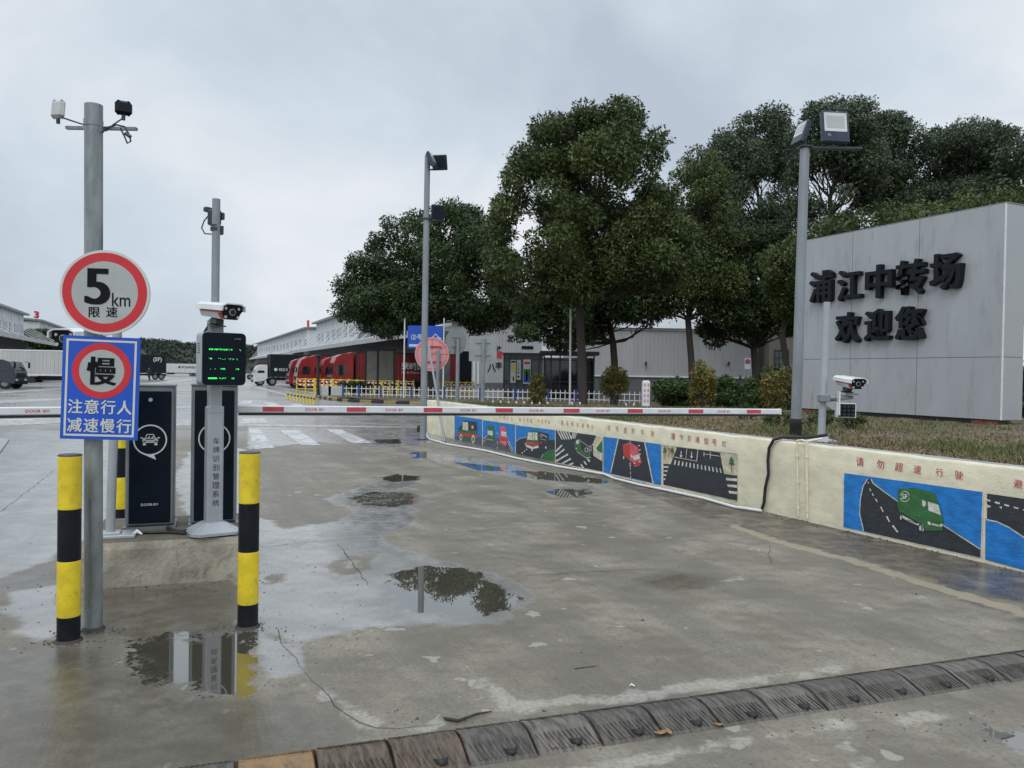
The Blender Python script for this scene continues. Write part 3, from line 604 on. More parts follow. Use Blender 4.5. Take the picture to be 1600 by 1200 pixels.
pl += [('o', ln(995,320,995,400,4)), ('o', ln(985,318,1005,330,12)), ('n', ln(938,297,1560,372,3))]
panel('mural_panel', pl, fb, 'mural of an empty road with zebra crossing and small trees')
pl = [('w', [(88,262),(1268,418),(1250,975),(100,715)]), ('b', [(105,262),(1258,420),(1240,965),(98,712)]), ('k', [(322,305),(340,345),(545,490),(930,690),(1240,900),(1240,968),(268,748),(232,600),(235,480),(260,370),(300,315)])]
lx = [(300,312),(262,372),(240,480),(234,600),(268,745)]
for p, q in zip(lx, lx[1:]): pl.append(('w', ln(*p, *q, 7)))
lx = [(330,312),(345,345),(430,410),(545,492),(760,620),(930,695),(1240,895)]
for p, q in zip(lx, lx[1:]): pl.append(('c', ln(*p, *q, 9)))
for a in [(308,335,309,350,6), (320,392,330,412,9), (342,432,352,452,9), (368,475,384,502,10), (412,542,434,585,11), (462,622,486,668,12), (512,698,556,755,14)]: pl.append(('w', ln(*a)))
pl += [('g', [(560,392),(700,385),(860,425),(900,520),(935,640),(930,740),(790,742),(770,700),(620,610),(570,585),(550,520)]),
  ('w', [(575,600),(600,615),(720,680),(760,690),(775,740),(745,752),(725,700),(600,640)]), ('k', el(582,632,13,30)), ('w', el(582,632,7,17)), ('k', el(744,718,20,36)), ('w', el(744,718,10,22)),
  ('w', [(760,482),(790,500),(788,560),(760,530)]), ('k', el(784,545,6,10)), ('w', [(806,498),(895,525),(918,612),(815,575)]), ('w', [(808,662),(830,672),(830,695),(808,688)]), ('w', [(905,690),(930,682),(930,702),(908,712)]), ('w', ln(840,685,900,700,14)), ('k', ln(640,648,720,680,6)), ('w', el(617,457,42,46)), ('g', el(617,457,36,40)), ('g', [(570,448),(664,448),(664,466),(570,466)])]
mbv, ov = panel('mural_panel', pl, fc, 'largest mural with a green van driving down a road from the hills')
mb = MB(); c = WP(*fc(617, 457), .018); put_text(mb, 'SF', c, Wd, (0,0,1), h=abs(WP(*fc(617,435), 0).z-WP(*fc(617,480), 0).z), bold=.02)
lt = part('van_emblem', mb, PM['w'], retw, world=True)
pl = [('b', [(1282,640),(1300,645),(1500,720),(1700,860),(1980,1100),(1980,1180),(1280,982)]), ('k', [(1295,432),(1980,530),(1980,1100),(1700,862),(1500,722),(1295,647)]),]
lx = [(1288,648),(1380,668),(1480,715),(1600,795),(1780,930),(1980,1090)]
for p, q in zip(lx, lx[1:]): pl.append(('w', ln(*p, *q, 9)))
for k in range(9): x = 1305+78*k; y = 488+21*k; pl.append(('w', ln(x-20,y-5,x+20,y+6,13)))
pl += [('w', [(1296,520),(1335,540),(1310,552),(1296,545)]), ('w', [(1400,545),(1422,538),(1420,560)])]
panel('mural_panel', pl, fc, 'mural with a curved road and blue ground, cut off by the picture edge')
def slogan(chars, pts, f, hpx, m, label, bold=.004):
    mb = MB()
    for ch, (x, y) in zip(chars, pts):
        u, v = f(x, y); P = WP(u, v, .004); hh = abs(WP(u, v-hpx/2, 0).z-WP(u, v+hpx/2, 0).z)
        mb2_up = (Vector((0,0,1))+Wd*random.uniform(-.08,.08)); put_text(mb, ch, P, Wd-Vector((0,0,.05)), mb2_up, h=hh*random.uniform(.9,1.1), bold=bold)
    part('painted_slogan', mb, m, retw, label, world=True)
M['slogan'] = mat('red brush paint', (.50,.06,.07), .6, 0, .2, 20, dirt=.35, dirtcol=(.6,.5,.4)); M['slogan2'] = mat('faded brush paint', (.56,.26,.15), .6, 0, .2, 20, dirt=.5, dirtcol=(.6,.53,.38))
slogan('请勿超速行驶避让', [(237,167),(408,188),(562,212),(715,232),(900,255),(1062,280),(1555,350),(1750,375)], fc, 13.5, M['slogan'], 'red brush lettering above the green van mural')
slogan('遵守交通信号灯', [(1025,220),(1095,228),(1160,238),(1228,250),(1300,260),(1370,272),(1450,285)], fb, 10, M['slogan'], 'red brush lettering above the empty road mural')
slogan('不可疲劳驾驶', [(490,155),(558,162),(627,170),(690,177),(768,185),(852,198)], fb, 9, M['slogan2'], 'faded lettering above the red van mural')
slogan('斑马线减速慢行', [(100,108),(142,112),(184,118),(228,124),(272,130),(314,136),(352,142)], fb, 7, M['slogan2'], 'faded lettering above the zebra crossing mural')
slogan('出车检查安全行驶', [(1165,190),(1210,196),(1255,200),(1298,205),(1385,208),(1428,214),(1470,218),(1512,224)], fa, 6.5, M['slogan2'], 'faded lettering above the curved road mural')
slogan('文明礼让', [(930,163),(975,170),(1020,177),(1065,184)], fa, 5.5, M['slogan2'], 'faded lettering above the two vans mural')
# pipes and hose fixed on the wall
def wall_path(pts, off): return [WP(u, v, off) for u, v in pts]
mb = MB(); P = wall_path([(1248,689),(1248,700),(1249,760),(1250,806)], .025); mb.tube(P, .011, 8)
P2 = wall_path([(1263,690),(1263,720),(1264,770),(1264,810)], .025); mb.tube(P2, .013, 8)
mb.tube([P[0]+Vector((0,0,0)), P[0].lerp(P2[0], .5)+Vector((0,0,.015)), P2[0]+Vector((0,0,.0))], .013, 8)
mb.tube([P2[0]+Vector((0,0,.005)), P2[0]-Wn*.25+Vector((0,0,.03))], .013, 8)
for q in (P, P2):
    for t in (.2, .55, .9): z = q[0].z*(1-t)+.1*t; c = q[0].lerp(q[-1], t); mb.cyl(c-Vector((0,0,.012)), c+Vector((0,0,.012)), .018, 8)
solo('wall_conduit', mb, M['cream'], 'two slim cream conduit pipes running down the painted wall below the small camera post', 'pipe')
mb = MB(); P = [WP(1240,681,-.55)+Vector((0,0,.0)), WP(1236,684,-.3), WP(1222,683,-.02), WP(1212,687,.03), WP(1205,700,.03), WP(1203,720,.03), WP(1204,740,.03), WP(1199,762,.03), WP(1197,785,.03), WP(1194,797,.04), WP(1186,799,.10), WP(1178,797,.11)]
mb.tube(P, .020, 8); solo('black_hose', mb, M['rubber'], 'black corrugated cable hose hanging over the painted wall', 'hose')
mb = MB()
base_path = [G(662,655,.35), G(664,672,.15), G(668,683,.05)]
for u, v in [(672,686),(700,694),(760,704),(809,716),(870,728),(947,741),(960,747),(1000,757),(1035,764),(1100,778),(1150,792),(1192,798)]:
    base_path.append(G(u, v, .025)+Wn*.02)
mb.tube(base_path, .021, 8); o = solo('white_conduit', mb, M['whitepl'], 'white plastic pipe lying along the foot of the painted wall', 'pipe')

# ============================================================ FOREGROUND EQUIPMENT
def frame(rz, tilt=0):
    R = Vector((math.cos(rz), math.sin(rz), 0)); U = Vector((0, 0, 1))
    if tilt: q = Matrix.Rotation(tilt, 3, R.cross(U)); R = q @ R; U = q @ U
    return R, U
def loc(P, R, U, x, y, o=0): return P+R*x+U*y+R.cross(U)*o     # R x U points to the viewer for signs
def ringpts(P, R, U, r, o, n=48): return [loc(P, R, U, r*math.cos(2*math.pi*i/n), r*math.sin(2*math.pi*i/n), o) for i in range(n)]
def disc(mb, P, R, U, r, o, th): mb.prism(ringpts(P, R, U, r, o-th), R.cross(U)*th)
def ann(mb, P, R, U, r0, r1, o, n=48):
    a = ringpts(P, R, U, r1, o, n); b = ringpts(P, R, U, r0, o, n); mb.add(a+b, [(i, (i+1) % n, n+(i+1) % n, n+i) for i in range(n)])
def rect(mb, P, R, U, x0, y0, x1, y1, o): mb.face([loc(P,R,U,x0,y0,o), loc(P,R,U,x1,y0,o), loc(P,R,U,x1,y1,o), loc(P,R,U,x0,y1,o)])
def slab(mb, P, R, U, x0, y0, x1, y1, o, th): mb.prism([loc(P,R,U,x0,y0,o-th), loc(P,R,U,x1,y0,o-th), loc(P,R,U,x1,y1,o-th), loc(P,R,U,x0,y1,o-th)], R.cross(U)*th)

def text_at(mb, s, P, R, U, x, y, o, w=None, h=None, bold=0., depth=0.): put_text(mb, s, loc(P, R, U, x, y, o), R, U, w, h, bold, depth)

# ---- bollards
def bollard(px, py, label, z=0, hh=1.15):
    P = G(px, py, z); t = thing('bollard', label, 'bollard', tuple(P), 0, 'yellow and black striped bollards round the island')
    mb = MB(); r = .066
    for k, (a, b) in enumerate(((0, .137), (.137, .437), (.437, .715), (.715, 1.0))):
        mb.mi = k % 2 ^ 1
        mb.mi = 1 if k % 2 == 0 else 0
        prof = []; za, zb = a*hh, b*hh
        n = 22 if mb.mi == 0 else 8
        for i in range(n+1):
            z_ = za+(zb-za)*i/n; prof.append((r+(.0016 if (i % 2 and mb.mi == 0) else 0), z_))
        V = []; F = []; m = 28
        for rr, z_ in prof: V += [(rr*math.cos(2*math.pi*q/m), rr*math.sin(2*math.pi*q/m), z_) for q in range(m)]
        for i in range(len(prof)-1): F += [(i*m+q, i*m+(q+1) % m, (i+1)*m+(q+1) % m, (i+1)*m+q) for q in range(m)]
        mb.add(V, F, True)
    part('post_tube', mb, [M['yellow'], M['blackslv']], t)
    mb = MB(); mb.lathe([(r*1.03, 0), (r*1.03, .006), (r*.9, .010)], (0,0,hh), 28); part('top_cap', mb, M['darksteel'], t)
    mb = MB(); mb.lathe([(r*1.25, -.01), (r*1.22, .006), (r*1.02, .014)], (0,0,0), 20); part('base_ring', mb, M['crack'], t)
    return t
bollard(107, 1001, 'striped bollard standing left of the leaning sign pole, nearest the camera')
bollard(387, 979, 'striped bollard standing at the right end of the concrete island')
bollard(188, 817, 'striped bollard half hidden behind the left barrier cabinet')

# ---- concrete island
IH = .36; ia = G(128, 922); ib = G(382, 904.5); iu = (ib-ia).normalized(); iv = Vector((-iu.y, iu.x, 0)); IZ = math.atan2(iu.y, iu.x)
def isl(px, py): return G(px, py, IH)
def island():
    Ln = (ib-ia).length; D = 1.08; nx, ny, nz = 34, 14, 6; mb = MB()
    def wob(p, s=.004): 
        return p+Vector((math.sin(p.x*9+p.z*13)*s*.6+random.uniform(-s,s)*.4, math.sin(p.y*11+p.z*7)*s*.5+random.uniform(-s,s)*.3, random.uniform(-s,s)*.25))
    V = {}
    def vid(i, j, k):
        if (i, j, k) not in V:
            p = ia+iu*(Ln*i/nx)+iv*(D*j/ny)+Vector((0,0,-.05+(IH+.05)*k/nz))
            if k == nz and (i in (0, nx) or j in (0, ny)): p.z -= .014
            if k == nz: 
                if j == 0: p += iv*.012
                if i == nx: p -= iu*.012
            V[(i, j, k)] = (len(mb.v)); mb.v.append(tuple(wob(p)))
        return V[(i, j, k)]
    def q(a, b, c, d): mb.f.append([a, b, c, d]); mb.m.append(0); mb.s.append(False)
    for i in range(nx):
        for k in range(nz): q(vid(i,0,k), vid(i+1,0,k), vid(i+1,0,k+1), vid(i,0,k+1)); q(vid(i+1,ny,k), vid(i,ny,k), vid(i,ny,k+1), vid(i+1,ny,k+1))
        for j in range(ny): q(vid(i,j,nz), vid(i+1,j,nz), vid(i+1,j+1,nz), vid(i,j+1,nz))
    for j in range(ny):
        for k in range(nz): q(vid(nx,j,k), vid(nx,j+1,k), vid(nx,j+1,k+1), vid(nx,j,k+1)); q(vid(0,j+1,k), vid(0,j,k), vid(0,j,k+1), vid(0,j+1,k+1))
    o = solo('concrete_island', mb, M['concrete'], None, None, kind='structure', base=ia)
island()
def muddy_top(m, col):
    N, L, B = nodes(m); g = N.new('ShaderNodeNewGeometry'); sx = N.new('ShaderNodeSeparateXYZ'); L.new(g.outputs['Normal'], sx.inputs[0])
    tc = N.new('ShaderNodeTexCoord'); f = maprange(N, L, math2(N, L, 'ADD', sx.outputs[2], math2(N, L, 'MULTIPLY', noise(N, L, tc.outputs['Object'], 7, 6, .6), .25)), .75, .95, 0, .85)
    old = B.inputs['Base Color'].links[0].from_socket; L.new(mixc(N, L, f, old, col), B.inputs['Base Color'])
muddy_top(M['concrete'], (.095,.080,.058))

# ---- barrier cabinets with their arms
M['textgrey'] = mat('dark grey print', (.05,.055,.06), .5, 0, .1, 5)
M['booma'] = mat('white boom', (.70,.72,.75), .35, 0, .05, 5, dirt=.2, dirtcol=(.45,.45,.45))
def car_icon(mb, P, R, U, s, o):
    def L_(x0, y0, x1, y1, w=.05):
        dx, dy = x1-x0, y1-y0; l = math.hypot(dx, dy); nx, ny = -dy/l*w/2, dx/l*w/2
        mb.face([loc(P,R,U,(x0-nx)*s,(y0-ny)*s,o), loc(P,R,U,(x1-nx)*s,(y1-ny)*s,o), loc(P,R,U,(x1+nx)*s,(y1+ny)*s,o), loc(P,R,U,(x0+nx)*s,(y0+ny)*s,o)])
    def Bx(x0, y0, x1, y1): rect(mb, P, R, U, x0*s, y0*s, x1*s, y1*s, o)
    for a in [(-.32,.12,-.22,.40), (-.22,.40,.22,.40), (.22,.40,.32,.12), (-.45,.12,.45,.12), (-.48,.10,-.48,-.12), (.48,.10,.48,-.12), (-.46,-.18,.46,-.18), (-.3,-.02,.3,-.02), (-.3,-.10,.3,-.10), (-.14,.14,-.02,.28), (.10,.14,.22,.28)]: L_(*a)
    for sx in (-1, 1):
        x = sx*.38; Bx(x-.11, -.04, x+.11, .05); Bx(x-.1, -.38, x+.1, -.24); x = sx*.56; Bx(x-.07, .12, x+.07, .2)
def cabinet(px, py, H_, label, armlabel, armdir, L_, stripes, texts, hinge, hz, armrz=None):
    P = isl(px, py); rz = IZ+math.radians(1.5); t = thing('barrier_gate', label, 'barrier gate', tuple(P), rz, 'parking barrier gates on the island')
    W, D = .37, .30
    mb = MB(); mb.box((0, D/2, H_/2+.015), (W, D, H_-.03), bev=.012)
    mb.box((0, D/2, .012), (W+.03, D+.03, .024)); mb.box((0, D/2, H_+.004), (W+.01, D+.012, .022), bev=.006)
    part('cabinet_body', mb, M['cabgrey'], t)
    mb = MB(); mb.box((0, -.006, H_/2+.005), (W-.055, .012, H_-.095), bev=.004); dr = part('front_door', mb, M['navy'], t)
    R, U = Vector((1,0,0)), Vector((0,0,1)); F0 = Vector((0, -.0125, 0))
    mb = MB(); c = F0+U*(H_*.625); n = 48; r1, r0 = .128, .117
    # speech bubble ring with its tail at the lower right
    ann(mb, c, R, U, r0, r1, .001)
    mb.face([loc(c,R,U,-.07,-.108,.0012), loc(c,R,U,.045,-.165,.0012), loc(c,R,U,.03,-.122,.0012), loc(c,R,U,-.02,-.128,.0012)])
    car_icon(mb, c, R, U, .115, .001)
    part('bubble_logo', mb, M['signwhite'], t)
    mb = MB(); put_text(mb, 'DOOR', F0+Vector((-.022,-.001,H_*.175)), R, U, h=.021, bold=.012); put_text(mb, '道尔', F0+Vector((.045,-.001,H_*.175)), R, U, h=.020, bold=.01); part('maker_lettering', mb, M['signwhite'], t)
    mb = MB(); mb.cyl((0,-.012,H_*.905), (0,-.022,H_*.905), .016, 20); part('lock', mb, M['silver'], t)
    # arm: white square section with a black rubber edge below
    I = inv(t); Hp = I @ Vector(hinge); ad = (I.to_3x3() @ Vector(armdir)).normalized(); up = Vector((0,0,1)); nv_ = ad.cross(up)
    if nv_.y > 0: nv_ = -nv_
    mb = MB(); hh, tt = .066, .045
    ang = math.atan2(ad.y, ad.x)
    Rm = Matrix.Rotation(ang, 3, 'Z') @ Matrix.Rotation(-math.asin(ad.z), 3, 'Y')
    mb.box(tuple(Hp+ad*L_/2), (L_, tt, hh), R=Rm, bev=.008)
    arm = part('barrier_arm', mb, M['booma'], t, armlabel)
    def ap(s, y, o): return Hp+ad*s+up*y+nv_*(tt/2+o)
    mb = MB(); mb.box(tuple(Hp+ad*(L_/2+.05)+up*(-hh/2-.011)), (L_-.12, .03, .022), R=Rm); part('rubber_edge', mb, M['rubber'], arm)
    Rr = ad if nv_.dot(ad.cross(up)) > 0 else -ad
    mb = MB()
    for s0, s1 in stripes: mb.face([ap(s0,-.020,.0015), ap(s1,-.020,.0015), ap(s1,.022,.0015), ap(s0,.022,.0015)])
    if stripes: part_each('red_stripe', mb, M['redfade'], arm)
    mb = MB()
    for s in texts:
        put_text(mb, 'DOOR', ap(s, .0, .002)-Rr*.035, Rr, up, h=.026, bold=.01); put_text(mb, '道尔', ap(s, 0, .002)+Rr*.055, Rr, up, h=.025, bold=.004)
    part_each('maker_lettering', mb, M['redfade'], arm, 2)
    mb = MB(); mb.box((0, D+.03, Hp.z), (.13, .07, .14), bev=.01); mb.cyl((0, D-.01, Hp.z), (0, D+.08, Hp.z), .045, 16); part('arm_hub', mb, M['darksteel'], t)
    if L_ > 4:
        mb = MB(); e = Hp+ad*(L_+.008); mb.box(tuple(e), (.018, tt+.006, hh+.006), R=Rm); part('end_cap', mb, M['whitepl'], arm)
    return t
# right arm
hr = A(352, 639, 6.86); er = A(1217, 643.2, 9.29); dR = (er-hr); LR = dR.length; dR.normalize()
pn = Vector((dR.y, -dR.x, 0)).normalized()
def sR(u): return (onplane(u, 641, hr-pn*-.0, pn)-hr).dot(dR)
cabinet(333.5, 822, 1.20, 'right barrier cabinet behind the display post, its long arm closed across the lane', 'long white arm with red stripes', dR, LR,
        [(sR(a), sR(b)) for a, b in ((410,443),(541,571),(661,690),(773,800),(879,904),(979,1002.5),(1074,1097),(1165,1187))], [sR(a) for a in (492,616,731,838,941,1037,1130)], hr, 0)
hl = A(215, 640.5, 6.62); el_ = A(-330, 645, 5.6); dL = (el_-hl); dL.z = -.01; LL = 3.1; dL.normalize(); pnl = Vector((dL.y, -dL.x, 0)).normalized()
def sL(u): return (onplane(u, 641, hl, pnl)-hl).dot(dL)
cabinet(233.5, 827, 1.19, 'left barrier cabinet with a full speech bubble car logo, beside the blue sign', 'arm reaching left out of the picture', dL, LL, [], [sL(60)], hl, 0)

# ---- plate reading camera head
def lpr_head(parent, P, rz, s=1.0, lamp=False, name='camera_head'):
    """bullet camera: white hood, red flash, black face with lens and four lamps; P = centre of the body"""
    R = Matrix.Rotation(rz, 3, 'Z') @ Matrix.Rotation(math.radians(6), 3, 'X'); I = inv(parent); P = I @ Vector(P); R = (I.to_3x3() @ R)
    def T(x, y, z): return P+R @ Vector((x*s, y*s, z*s))
    mb = MB(); y0, y1 = -.19, .19
    sec = [(-.085,-.02), (-.06,-.075), (.06,-.075), (.085,-.02), (.085,.035), (-.085,.035)]
    f = [T(x, y0+.02, z) for x, z in sec]; b = [T(x*.93, y1, z*.9) for x, z in sec]; n = len(f)
    mb.add(f+b, [tuple(range(n)), tuple(range(2*n-1, n-1, -1))]+[(i, n+i, n+(i+1) % n, (i+1) % n) for i in range(n)])
    body = part(name, mb, M['whitepl'], parent)
    mb = MB()
    top = [(-.118,.0), (-.112,.045), (-.07,.068), (.07,.068), (.112,.045), (.118,.0), (.104,.0), (.100,.04), (.065,.058), (-.065,.058), (-.100,.04), (-.104,.0)]
    f = [T(x, y0-.035, z) for x, z in top]; b = [T(x*.9, y1+.02, z*.9-.006) for x, z in top]; n = len(f)
    mb.add(f+b, [(i, (i+1) % n, n+(i+1) % n, n+i) for i in range(n)]+[(0,1,10,11),(1,2,9,10),(2,3,8,9),(3,4,7,8),(4,5,6,7)]+[(n,n+11,n+10,n+1),(n+1,n+10,n+9,n+2),(n+2,n+9,n+8,n+3),(n+3,n+8,n+7,n+4),(n+4,n+7,n+6,n+5)])
    part('sun_hood', mb, M['whitepl'], body)
    mb = MB()
    for sx in (-1, 1):
        mb.face([T(sx*.0865, y0+.02, -.02), T(sx*.0865, y0+.02, .02), T(sx*.083, y1-.03, .0), T(sx*.083, y1-.03, -.022)]); mb.face([T(sx*.086, y0+.02, -.02), T(sx*.083, y0+.08, -.024), T(sx*.064, y0+.06, -.072), T(sx*.0615, y0+.02, -.0745)])
    part('red_flash', mb, M['red'], body)
    mb = MB(); fp = [(-.084,-.02), (-.06,-.073), (.06,-.073), (.084,-.02), (.1,.0), (.098,.038), (.06,.052), (-.06,.052), (-.098,.038), (-.1,.0)]
    mb.prism([T(x, y0+.018, z) for x, z in fp], R @ Vector((0, -.022*s, 0))); part('face_plate', mb, M['black'], body)
    mb = MB(); q = R @ Vector((0,-1,0))
    c = T(0, y0-.004, -.008); mb.tube([c, c+q*.012*s], .030*s, 20); part('lens_ring', mb, M['silver'], body)
    mb = MB(); mb.cyl(c+q*.0125*s, c+q*.016*s, .023*s, 20); part('lens', mb, M['glass'], body)
    mb = MB()
    for x, z in ((-.062,.022), (.062,.022), (-.058,-.052), (.058,-.052)): c = T(x, y0-.004, z); mb.cyl(c, c+q*.006*s, .0125*s, 14)
    part_each('infrared_lamp', mb, M['reflector'], body, 2)
    mb = MB(); mb.box(tuple(T(0, .03, -.105)), (.075*s, .11*s, .05*s), R=R, bev=.006*s); mb.box(tuple(T(0, .03, -.14)), (.105*s, .13*s, .012*s), R=R); part('bracket', mb, M['darksteel'], parent)
    return body

# ---- display post
Pp = isl(333, 831.5); post = thing('display_post', 'grey plate recognition post with green lit display and camera, in front of the right cabinet', 'camera post', tuple(Pp), IZ+math.radians(14))
def build_display_post():
    t = post; I = inv(t)
    def zof(v): return A(335, v, Pp.y).z-IH
    mb = MB(); V = []; hx = [(.205,.16), (.075,.07)]
    def octo(a, b, c, z): return [(-a+c,-b,z),(a-c,-b,z),(a,-b+c,z),(a,b-c,z),(a-c,b,z),(-a+c,b,z),(-a,b-c,z),(-a,-b+c,z)]
    rings = [octo(.20,.18,.06,0), octo(.20,.18,.06,.022), octo(.09,.085,.02,.085), octo(.078,.074,.012,.092)]
    V = [p for r in rings for p in r]; F = [(k*8+i, k*8+(i+1) % 8, k*8+8+(i+1) % 8, k*8+8+i) for k in range(3) for i in range(8)]; F.append(tuple(range(24, 32)))
    mb.add(V, F); part('flared_base', mb, M['silver'], t)
    z1 = zof(634); z2 = zof(598)
    mb = MB(); mb.box((0, 0, (z1+.08)/2), (.128, .12, z1-.08), bev=.012); mb.box((0, .004, (z1+z2)/2), (.10, .095, z2-z1+.02), bev=.01)
    mb.box((0,-.061,z1-.028), (.12,.006,.05)); part('column', mb, M['silver'], t)
    mb = MB(); y = -.0612
    for k, ch in enumerate('车牌识别管理系统'):
        v = 688+(784-688)*k/7; put_text(mb, ch, (.004, y-.0005, zof(v)), (1,0,0), (0,0,1), h=.052, bold=.004)
    part('column_lettering', mb, M['textgrey'], t)
    # display box turned further to the right
    b = I @ A(346, 561, Pp.y-.08); Rz = Matrix.Rotation(math.radians(8), 3, 'Z')
    def T(x, y, z): return b+Rz @ Vector((x, y, z))
    w, h, d = .355, .425, .13; zb = -h/2
    def rr(w, h, r, y):
        out = []
        for cx, cz, a0 in ((w/2-r, h/2-r, 0), (-w/2+r, h/2-r, 90), (-w/2+r, -h/2+r, 180), (w/2-r, -h/2+r, 270)):
            for k in range(5): a = math.radians(a0+22.5*k); out.append(T(cx+r*math.cos(a), y, cz+r*math.sin(a)))
        return out
    mb = MB(); mb.prism(rr(w, h, .035, d/2), Rz @ Vector((0, -d+.01, 0))); bx = part('display_housing', mb, M['silver'], t)
    mb = MB(); mb.prism(rr(w-.006, h-.006, .034, -d/2+.0105), Rz @ Vector((0, -.012, 0))); part('display_screen', mb, M['navy'], bx)
    mb = MB()
    for k in range(5): mb.box(tuple(T(-w/2-.001, .01, .12-k*.018)), (.003, .05, .006), R=Rz)
    part_each('vent_slot', mb, M['darksteel'], bx)
    mb = MB(); rnd = random.Random(4)
    led = mb
    rows = [(.075, [(-.125,-.045,.7),(-.04,.06,.4),(.12,.13,.3)]), (.0, [(-.125,-.10,.2),(-.06,.11,.12)]), (-.08, [(-.12,-.06,.08),(-.03,.0,.5),(.05,.06,.2),(.085,.12,.4)]), (-.155, [(-.13,-.06,1.),(-.04,.01,.4),(.06,.08,.5)])]
    fy = -d/2-.0025
    for z0, segs in rows:
        mb = MB()
        for x0, x1, dens in segs:
            x = x0
            while x < x1:
                for dz in (-.004, .0, .004):
                    if rnd.random() < dens: mb.face([T(x, fy, z0+dz-.0016), T(x+.0045, fy, z0+dz-.0016), T(x+.0045, fy, z0+dz+.0016), T(x, fy, z0+dz+.0016)])
                x += .006
        part('led_line', mb, M['led'], bx)
    mb = MB(); v, f, tw, th = textgeo('DOOR道尔', .01); s = .055/tw; mb.add([T(.105+p.x*s, fy, .165+p.y*s) for p in v], f); part('maker_lettering', mb, M['signgrey'], bx)
    # neck, camera, upper pole
    mb = MB(); zn = zof(521); mb.box((0, .0, zn+.05), (.115, .09, .13), bev=.012); mb.box((0,0,zn-.02),(.13,.1,.03)); part('neck', mb, M['galv'], t)
    lpr_head(t, A(343, 484, Pp.y-.10), math.radians(52), .92)
    mb = MB(); q = [I @ A(330, 503, Pp.y+.02), I @ A(325, 510, Pp.y-.01), I @ A(318, 521, Pp.y)]; mb.tube(q, .010, 8); part('cable', mb, M['rubber'], t)
    mb = MB(); a = I @ A(336, 505, Pp.y+.06); b2 = I @ A(338, 311, Pp.y+.06); mb.cyl(a, b2, .032, 20); part('upper_pole', mb, M['greypole'], t)
    mb = MB(); R = Matrix.Rotation(math.radians(35), 3, 'Z')
    c = I @ A(335, 340, Pp.y+.15); mb.box(tuple(c), (.07,.10,.13), R=R, bev=.01); c = I @ A(326, 328, Pp.y+.2); mb.box(tuple(c), (.08,.05,.04), R=R, bev=.006); c = I @ A(346, 338, Pp.y+.16); mb.box(tuple(c), (.035,.05,.06), R=R, bev=.006)
    c = I @ A(336, 358, Pp.y+.06); mb.cyl(c-Vector((0,0,.014)), c+Vector((0,0,.014)), .038, 18); mb.cyl(c+Vector((0,0,.024)), c+Vector((0,0,.036)), .037, 18); mb.box(tuple(c+Vector((.05,.03,.0))), (.04,.05,.07))
    lp = [A(328,334,Pp.y+.2), A(319,345,Pp.y+.2), A(315,356,Pp.y+.2), A(320,365,Pp.y+.18), A(332,366,Pp.y+.1)]; mb.tube([I @ p for p in lp], .006, 8)
    part('small_camera', mb, M['darksteel'], t)
build_display_post()
# second camera post, mostly behind the signs
P2_ = isl(172, 838); t2 = thing('camera_post', 'slim grey camera post behind the blue sign, its white camera looking left', 'camera post', tuple(P2_), IZ)
mb = MB(); mb.box((.02,0,.012), (.34,.24,.024), bev=.004); mb.box((.0,0,.03), (.16,.13,.02), bev=.006); part('base_plate', mb, M['silver'], t2)
mb = MB(); I = inv(t2); mb.cyl((0,0,.02), tuple(I @ A(184, 500, P2_.y)), .034, 20); part('pole', mb, M['silver'], t2)
lpr_head(t2, A(127, 525, P2_.y-.05), math.radians(-8), 1.0)
mb = MB(); mb.tube([I @ A(183, 545, P2_.y), I @ A(140, 552, P2_.y), I @ A(124, 548, P2_.y)], .018, 10); part('arm', mb, M['greypole'], t2)
# cable between the cabinets on the island
mb = MB(); mb.tube([isl(x, y)+Vector((0,0,.018)) for x, y in ((262,828),(272,833),(285,834),(300,831),(315,829))], .016, 8); mb.tube([isl(x, y)+Vector((0,0,.014)) for x, y in ((205,834),(235,835),(262,834),(290,836))], .012, 8)
solo('black_cable', mb, M['rubber'], 'black cable lying on the island between the two barrier cabinets', 'cable')
mb = MB(); mb.tube([isl(208,838)+Vector((0,0,.012)), isl(214,836)+Vector((0,0,.03)), isl(222,837)+Vector((0,0,.012))], [.012,.02,.008], 8); solo('tape_scrap', mb, M['whitepl'], 'scrap of white tape on the island in front of the left cabinet', 'litter')

